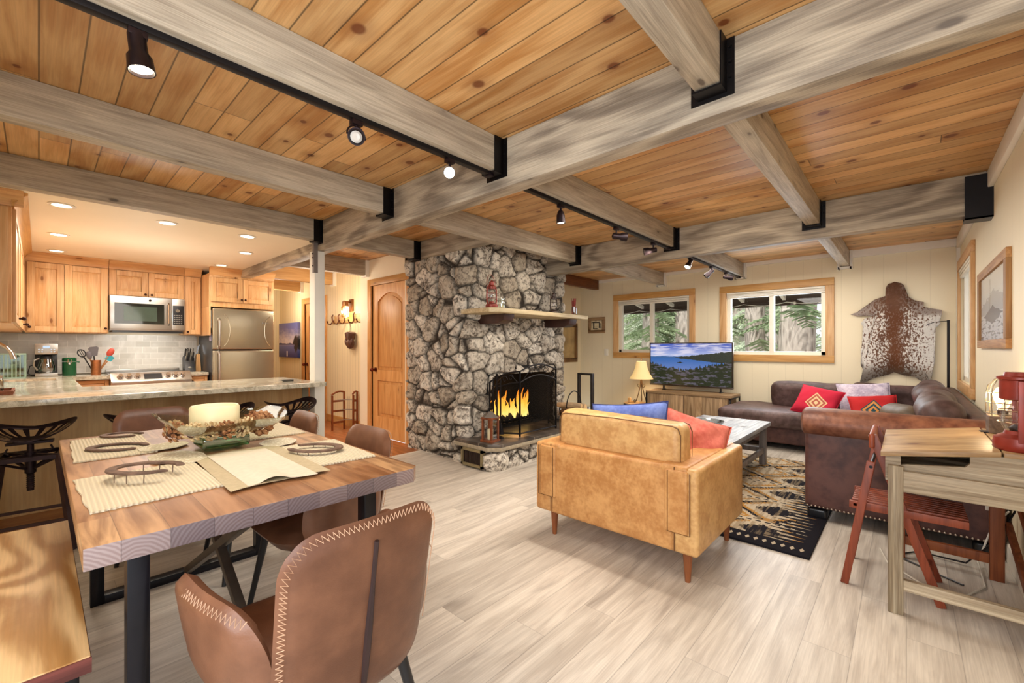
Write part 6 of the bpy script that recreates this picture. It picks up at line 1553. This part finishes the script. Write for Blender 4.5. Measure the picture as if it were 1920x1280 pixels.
P(fc, 'cross_bar', MB().bar((2.885, .222, .12), (3.255, .222, .12), .022, .022).bar((2.915, -.09, .10), (3.225, -.09, .10), .022, .022), M_fc, bevel=.002)
P(fc, 'pivot_bolt', MB().cone((2.872, .135, .635), (3.27, .135, .635), .008, seg=8), M_black)
# lamps on the desk
zt = slope(-.30)+.0205
cl = T('cage_lamp', 'small wire cage lamp with a glowing bulb on a wood block', 'lamp', (3.36, -.368, zt))
P(cl, 'block', MB().rbox((3.36, -.368, zt+.045), (.13, .11, .09), .006, 2, 2), wood('dark_block', '5c4a3c', '85705c', L=0, rough=.6))
w = MB()
for k in range(4):
    a = PI*k/4; c, s_ = math.cos(a)*.06, math.sin(a)*.06
    w.tube([(3.36+c*q, -.368+s_*q, zt+z) for q, z in ((1, .09), (1, .20), (.86, .245), (.5, .275), (0, .285), (-.5, .275), (-.86, .245), (-1, .20), (-1, .09))], .0025, 6)
for z in (.10, .155, .21): w.tube([(3.36+.06*math.cos(2*PI*k/20), -.368+.06*math.sin(2*PI*k/20), zt+z) for k in range(20)], .0025, 5, True)
P(cl, 'cage', w, plain('cage_wire', '8d8474', .4, .7))
P(cl, 'bulb', MB().lathe([(.014, .10), (.016, .125), (.034, .175), (.036, .20), (.022, .232), (.001, .24)], (3.36, -.368, zt), 18), emit('edison_bulb', 'ffd595', 5))
P(cl, 'socket', MB().cone((3.36, -.368, zt+.09), (3.36, -.368, zt+.115), .02, seg=14), M_bronze)
bl = T('barn_lantern', 'large rust red barn lantern on the desk at the right frame edge', 'lantern', (2.835, -.36, zt))
P(bl, 'tank', MB().lathe([(.072, 0), (.08, .01), (.082, .03), (.078, .055), (.05, .07), (.045, .085)], (0,0,0), 28), M_redlan, w=False)
P(bl, 'globe', MB().lathe([(.045, .085), (.06, .12), (.058, .17), (.042, .215)], (0,0,0), 24, caps=False), M_glass, w=False)
P(bl, 'cap', MB().lathe([(.05, .215), (.062, .22), (.062, .30), (.07, .305), (.07, .315), (.05, .32), (.046, .335), (.001, .337)], (0,0,0), 24), M_redlan, w=False)
m = MB()
for sx in (-1, 1): m.bar((sx*.072, 0, .04), (sx*.072, 0, .30), .03, .018, (1, 0, 0))
P(bl, 'side_post', m, M_redlan, w=False, bevel=.003)
m = MB()
for z in (.12, .17): m.tube([(.066*math.cos(2*PI*k/24), .066*math.sin(2*PI*k/24), z) for k in range(24)], .0025, 5, True)
m.tube([(.05*math.cos(PI*k/10), -.05+.02*math.sin(PI*k/10), .10+.08*math.sin(PI*k/10)) for k in range(11)], .003, 5)
P(bl, 'wire_guard', m, M_chrome, w=False)
P(bl, 'burner', MB().lathe([(.03, .08), (.034, .095), (.02, .11), (.001, .112)], (0,0,0), 16), M_bronze, w=False)
P(bl, 'filler_cap', MB().cone((-.035, -.045, .05), (-.038, -.05, .075), .014, .014, 12), M_redlan, w=False)
S('desk_papers', MB().prism([(2.80, -.16), (2.98, -.12), (2.96, -.02), (2.78, -.06)], 2, .632, .642), plain('grey_slate', '6d6c72', .5, 0, .1), 'grey folded sheet lying inside the desk behind the side slot', 'paper', (2.87, -.09, .632))
S('lamp_cord', MB().tube([(3.40, -.43, .70), (3.42, -.435, .50), (3.46, -.42, .38), (3.50, -.36, .20), (3.56, -.25, .02), (3.60, -.05, .008), (3.45, .05, .008), (3.32, -.12, .008), (3.25, -.22, .008)], .005, 6), M_blkpl, 'black lamp cord hanging behind the desk down to the floor', 'cord', (3.5, -.2, .003))
S('extension_cord', MB().tube([(3.50, .12, .008), (3.30, .08, .008), (3.12, -.06, .008), (3.12, -.22, .008), (3.3, -.30, .008), (3.6, -.30, .03), (3.62, -.36, .25), (3.62, -.42, .34)], .005, 6), plain('white_cord', 'd8d2c4', .6), 'white extension cord lying on the floor below the desk', 'cord', (3.3, -.1, .003))
S('cord_tag', B(3.60, -.39, .33, 3.62, -.33, .36), M_paper, 'small white paper tag on the cord behind the desk', 'tag', (3.61, -.36, .33), smooth=False)
# ================================================================== OUTSIDE
gm = plain('forest_floor', '8a8274', .95, 0, .35, 2)
ST('floor', B(7.25, -14, -.3, 34, 22, -.2), gm)
M_eave = wood('brown_eave', '3d2f26', '54443a', L=1, rough=.8)
ev = T('patio_eave', 'dark brown roof eave with white rafter tails outside the two far windows', 'eave', (7.9, 2.3, 2.0))
P(ev, 'soffit', MB().add([(7.27, y, z) for y in (-1.5, 7) for z in (2.30, 2.34)] + [(8.6, y, z) for y in (-1.5, 7) for z in (2.02, 2.06)], [(0,1,3,2), (4,6,7,5), (0,4,5,1), (2,3,7,6), (0,2,6,4), (1,5,7,3)]), M_eave, smooth=False)
P(ev, 'fascia', B(8.58, -1.5, 1.955, 8.62, 7, 2.10), M_eave, smooth=False)
for k in range(9): P(ev, 'rafter_tail', MB().bar((7.3, .25+.62*k, 2.255), (8.3, .25+.62*k, 2.05), .05, .06), M_white)
m = MB(); pts = []
for k in range(61): pts.append((8.45, -.5+.11*k, 2.0 - .045*abs(math.sin(k*PI/6))))
m.tube(pts, .006, 5)
S('string_light_cord', m, M_frame_w, 'pale wavy cord strung under the eave outside the windows', 'cord', (8.45, 2.5, 1.95))
def bark_mat():
    N = NT('pine_bark'); X = N.xyz(); v = N.vec(N.m_('MULTIPLY', X[0], 1.), N.m_('MULTIPLY', X[1], 1.), N.m_('MULTIPLY', X[2], .22)); vo = N.vor(v, 13); n = N.noise(v, 22, 5)
    c = N.mix(N.step(N.m_('ADD', N.m_('MULTIPLY', vo, .7), N.m_('MULTIPLY', n, .4)), .25, .6), srgb('857a72'), srgb('c6bbb0')); N.bump(vo, 1., .03); return N.fin(c, .95, 0, .1)
M_pb = bark_mat()
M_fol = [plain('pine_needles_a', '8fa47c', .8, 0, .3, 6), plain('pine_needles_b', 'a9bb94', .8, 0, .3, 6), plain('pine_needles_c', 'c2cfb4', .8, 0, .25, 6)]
def tree(x, y, r, label, fol=0, nb=60, zlo=.9, zhi=4.2, spread=1.5, h=7, seed=0):
    rr = random.Random(seed); t = T('pine_tree', label, 'tree', (x, y, -.2), group='pine trees outside the windows')
    m = MB(); m.tube([(x+.04*math.sin(k+seed), y+.04*math.cos(k*1.3+seed), -.2+h*k/8) for k in range(9)], [r*(1.15-.05*k) for k in range(9)], 18)
    P(t, 'trunk', m, M_pb, ang=80)
    f = MB()
    for k in range(nb):
        a = rr.random()*2*PI; z = zlo+(zhi-zlo)*rr.random(); L_ = spread*(.5+.5*rr.random())
        d = Vector((math.cos(a), math.sin(a), -.12-.25*rr.random()))
        p0 = Vector((x, y, z)) + Vector((math.cos(a), math.sin(a), 0))*r*.8; sd = Vector((-d.y, d.x, 0)).normalized()
        n = 11
        for q in range(n):
            p = p0 + d*L_*(q+1)/n + Vector((0, 0, -.12*((q+1)/n)**2))
            for s_ in (-1, 1):
                l2 = .30*L_*(1.1-q/n)*(.7+.6*rr.random()) + .05; dr = Vector((0, 0, -.35*rr.random()-.05))
                e = p + (sd*s_*.9 + d*.5 + dr)*l2; w_ = Vector((0, 0, .022+.018*rr.random())) + d*.025
                f.add([p-w_*.6, p+w_*.6, e+w_*.5, e-w_*.5+d*.02], [(0,1,2,3)])
                mid = (p+e)/2
                for s2 in (-1, 1):
                    g = mid + (d*s2*.6+sd*s_*.5+Vector((0,0,-.3*rr.random())))*l2*.45; f.add([mid-w_*.4, mid+w_*.4, g], [(0,1,2)])
    P(t, 'foliage', f, M_fol[fol], smooth=False)
tree(10.6, 2.42, .19, 'slender pine trunk seen through the left pane of the right window', 1, 20, 1.0, 3.4, 1.2, seed=3)
tree(10.3, 1.62, .30, 'thick pine trunk left in the right pane of the right window', 0, 16, 1.4, 3.4, 1.2, seed=5)
tree(10.0, .66, .27, 'pale barked pine at the right edge of the right window', 2, 8, 2.0, 3.6, 1., seed=8)
tree(11.6, 5.35, .22, 'leafy green conifer filling the left pane of the left window', 1, 85, .7, 3.4, 1.3, seed=12)
tree(11.8, 4.35, .28, 'dark pine trunk in the right pane of the left window', 0, 26, 1.4, 3.6, 1.3, seed=15)
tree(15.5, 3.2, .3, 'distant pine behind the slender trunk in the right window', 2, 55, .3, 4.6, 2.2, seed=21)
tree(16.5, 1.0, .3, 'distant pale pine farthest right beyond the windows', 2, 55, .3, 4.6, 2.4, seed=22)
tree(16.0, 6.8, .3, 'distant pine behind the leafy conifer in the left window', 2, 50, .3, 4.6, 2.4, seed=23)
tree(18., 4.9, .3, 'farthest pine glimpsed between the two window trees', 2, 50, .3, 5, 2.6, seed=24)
nh = T('neighbour_house', 'pale neighbouring house with a small window behind the trees', 'house', (17.5, 7, -.2))
P(nh, 'wall', B(17.5, 4.6, -.2, 20, 11, 2.2), plain('pale_siding', 'b8b6a4', .8, 0, .05))
P(nh, 'window', B(17.46, 6.3, .9, 17.5, 7.0, 1.7), M_white)
P(nh, 'roof', MB().prism([(4.2, 2.2), (11.4, 2.2), (7.8, 3.6)], 0, 17.2, 20.3), plain('grey_roof', '8e8c86', .8))
wp = T('wood_pile', 'grey tarp draped over stacked firewood outside the right window', 'wood pile', (9.2, 2.7, -.2))
P(wp, 'tarp', MB().grid(lambda i, j: Vector((9.0+.5*j, 2.30+1.1*i, .2+.95*min(1, i*1.4)*(1-.15*j)+.04*math.sin(i*14))), 20, 4), plain('grey_tarp', '8c9096', .6, 0, .2, 4))
for k in range(14):
    S('stacked_log', MB().cone((9.3, 1.0+.19*(k % 7)+.09*(k//7), .70+.17*(k//7)), (9.8, 1.0+.19*(k % 7)+.09*(k//7), .70+.17*(k//7)), .085, seg=9), M_bark, 'round firewood log stacked outside below the right window', 'log', (9.5, 1.0+.19*(k % 7), .62+.17*(k//7)), 'stacked logs outside')
P(wp, 'rack', MB().box(9.3, .85, -.2, 9.8, .92, 1.0).box(9.3, 2.42, -.2, 9.8, 2.49, 1.0).box(9.3, .92, .56, 9.8, 2.42, .61), M_eave)
# ================================================================== LIGHT
def lamp(kind, name, loc, energy, color=(1, .86, .68), size=.3, size_y=None, aim=None, spot=None):
    l = bpy.data.lights.new(name, kind); l.energy = energy; l.color = color
    if kind == 'AREA':
        l.size = size
        if size_y: l.shape = 'RECTANGLE'; l.size_y = size_y
    elif kind in ('POINT', 'SPOT'): l.shadow_soft_size = size
    if spot: l.spot_size = R(spot[0]); l.spot_blend = spot[1]
    o = bpy.data.objects.new(name, l); COL.objects.link(o); o.location = loc
    if aim is not None: o.rotation_euler = (Vector(aim)-Vector(loc)).to_track_quat('-Z', 'Y').to_euler()
    return o
warm = (1, .88, .73); neut = (1, .93, .84); cool = (.80, .90, 1)
for x, y, e in ((.115, 4.62, 7), (.125, 5.85, 7), (.733, 4.62, 7), (1.334, 4.62, 7), (1.557, 5.45, 7), (1.4, 6.3, 6), (.2, 6.75, 5)):
    lamp('SPOT', 'downlight', (x, y, 2.27), e*3, warm, .06, aim=(x, y, 0), spot=(130, .8))
lamp('AREA', 'under_cabinet', (.93, 7.2, 1.42), 2.6, (1, .97, .92), .6, .1, aim=(.93, 7.35, .9))
lamp('AREA', 'fill_dining', (.8, 2.4, 2.25), 19, neut, 1.0, .8, aim=(.8, 2.4, 0))  # fill added over the dining bay, no fixture hangs here
lamp('AREA', 'fill_middle', (3.1, 1.2, 2.25), 40, neut, 1.2, 1.0, aim=(3.1, 1.2, 0))  # added fill for the middle bay, not a real fixture
lamp('AREA', 'fill_far', (5.8, 1.3, 2.25), 40, neut, 1.2, 1.4, aim=(5.8, 1.3, 0))  # added fill for the window bay, no fixture behind it
lamp('POINT', 'hall_fill', (2.6, 6.2, 2.0), 15, warm, .15)  # fill point added in the hall, apart from the sconce
lamp('POINT', 'hall_fill', (2.85, 8.3, 2.0), 13, warm, .15)  # added to lift the dark far hall walls, no fixture
lamp('POINT', 'kitchen_fill', (.75, 5.7, 1.6), 13, neut, .3)  # added fill lifting the kitchen ceiling, not a fixture
lamp('AREA', 'kitchen_fill', (.75, 5.8, 2.26), 26, neut, 1.4, 1.4, aim=(.75, 5.8, 0))  # extra fill added on top of the recessed lights
lamp('POINT', 'sconce_light', (3.12, 6.40, 1.78), 6, warm, .05)
lamp('POINT', 'cage_bulb_light', (3.36, -.33, zt+.19), 4, (1, .75, .45), .03)
lamp('POINT', 'table_lamp_light', (6.68, 3.22, .86), 5, warm, .05)
lamp('POINT', 'fire_light', (4.07, 3.62, .6), 3, (1, .5, .18), .12)
lamp('SPOT', 'track_spot', (.22, 1.83, 2.14), 20, warm, .05, aim=(.30, 1.9, .77), spot=(75, .8))
lamp('SPOT', 'track_spot', (2.53, 1.83, 2.12), 60, warm, .05, aim=(2.6, 1.83, 0), spot=(75, .8))
lamp('SPOT', 'track_spot', (5.03, 1.83, 2.1), 60, warm, .05, aim=(4.4, 2.6, .3), spot=(75, .8))
lamp('SPOT', 'track_spot', (3.4, 1.8, 2.18), 40, warm, .05, aim=(4.8, .2, 1.9), spot=(80, .8))
# daylight: soft bright overcast sky, entering through the windows and the side left open behind the camera as fill
W = bpy.data.worlds.new('sky'); SC.world = W; W.use_nodes = True
bg = W.node_tree.nodes['Background']; bg.inputs[0].default_value = (.93, .95, 1, 1); bg.inputs[1].default_value = 1.15
lamp('AREA', 'window_daylight', (7.4, 1.4, 1.6), 30, cool, 1.2, .9, aim=(3, 1.4, .2))
lamp('SPOT', 'track_spot', (4.05, 1.83, 2.16), 70, warm, .05, aim=(3.7, 3.5, 1.9), spot=(60, .9))
sun = lamp('SUN', 'sun', (0, 0, 9), 4.5, (1, .96, .88), aim=(1, -.12, 7.2)); sun.data.angle = R(2)
lamp('AREA', 'rear_fill', (-1.1, .3, 1.5), 80, (.90, .95, 1), 2.2, 2.0, aim=(3, 2.5, 1.3))  # fill lamp added behind the camera, no patio door stands there
# ================================================================== CAMERA
cd = bpy.data.cameras.new('camera'); cam = bpy.data.objects.new('camera', cd); COL.objects.link(cam); SC.camera = cam
cd.sensor_width = 36; cd.sensor_fit = 'HORIZONTAL'; cd.lens = 810/1920*36; cd.shift_y = 10/1920; cd.clip_start = .05
cam.location = (0, 0, 1.25); cam.rotation_euler = (R(90), 0, R(42.4-90))
SC.view_settings.view_transform = 'Standard'; SC.view_settings.look = 'None'; SC.view_settings.exposure = .12; SC.view_settings.gamma = 1
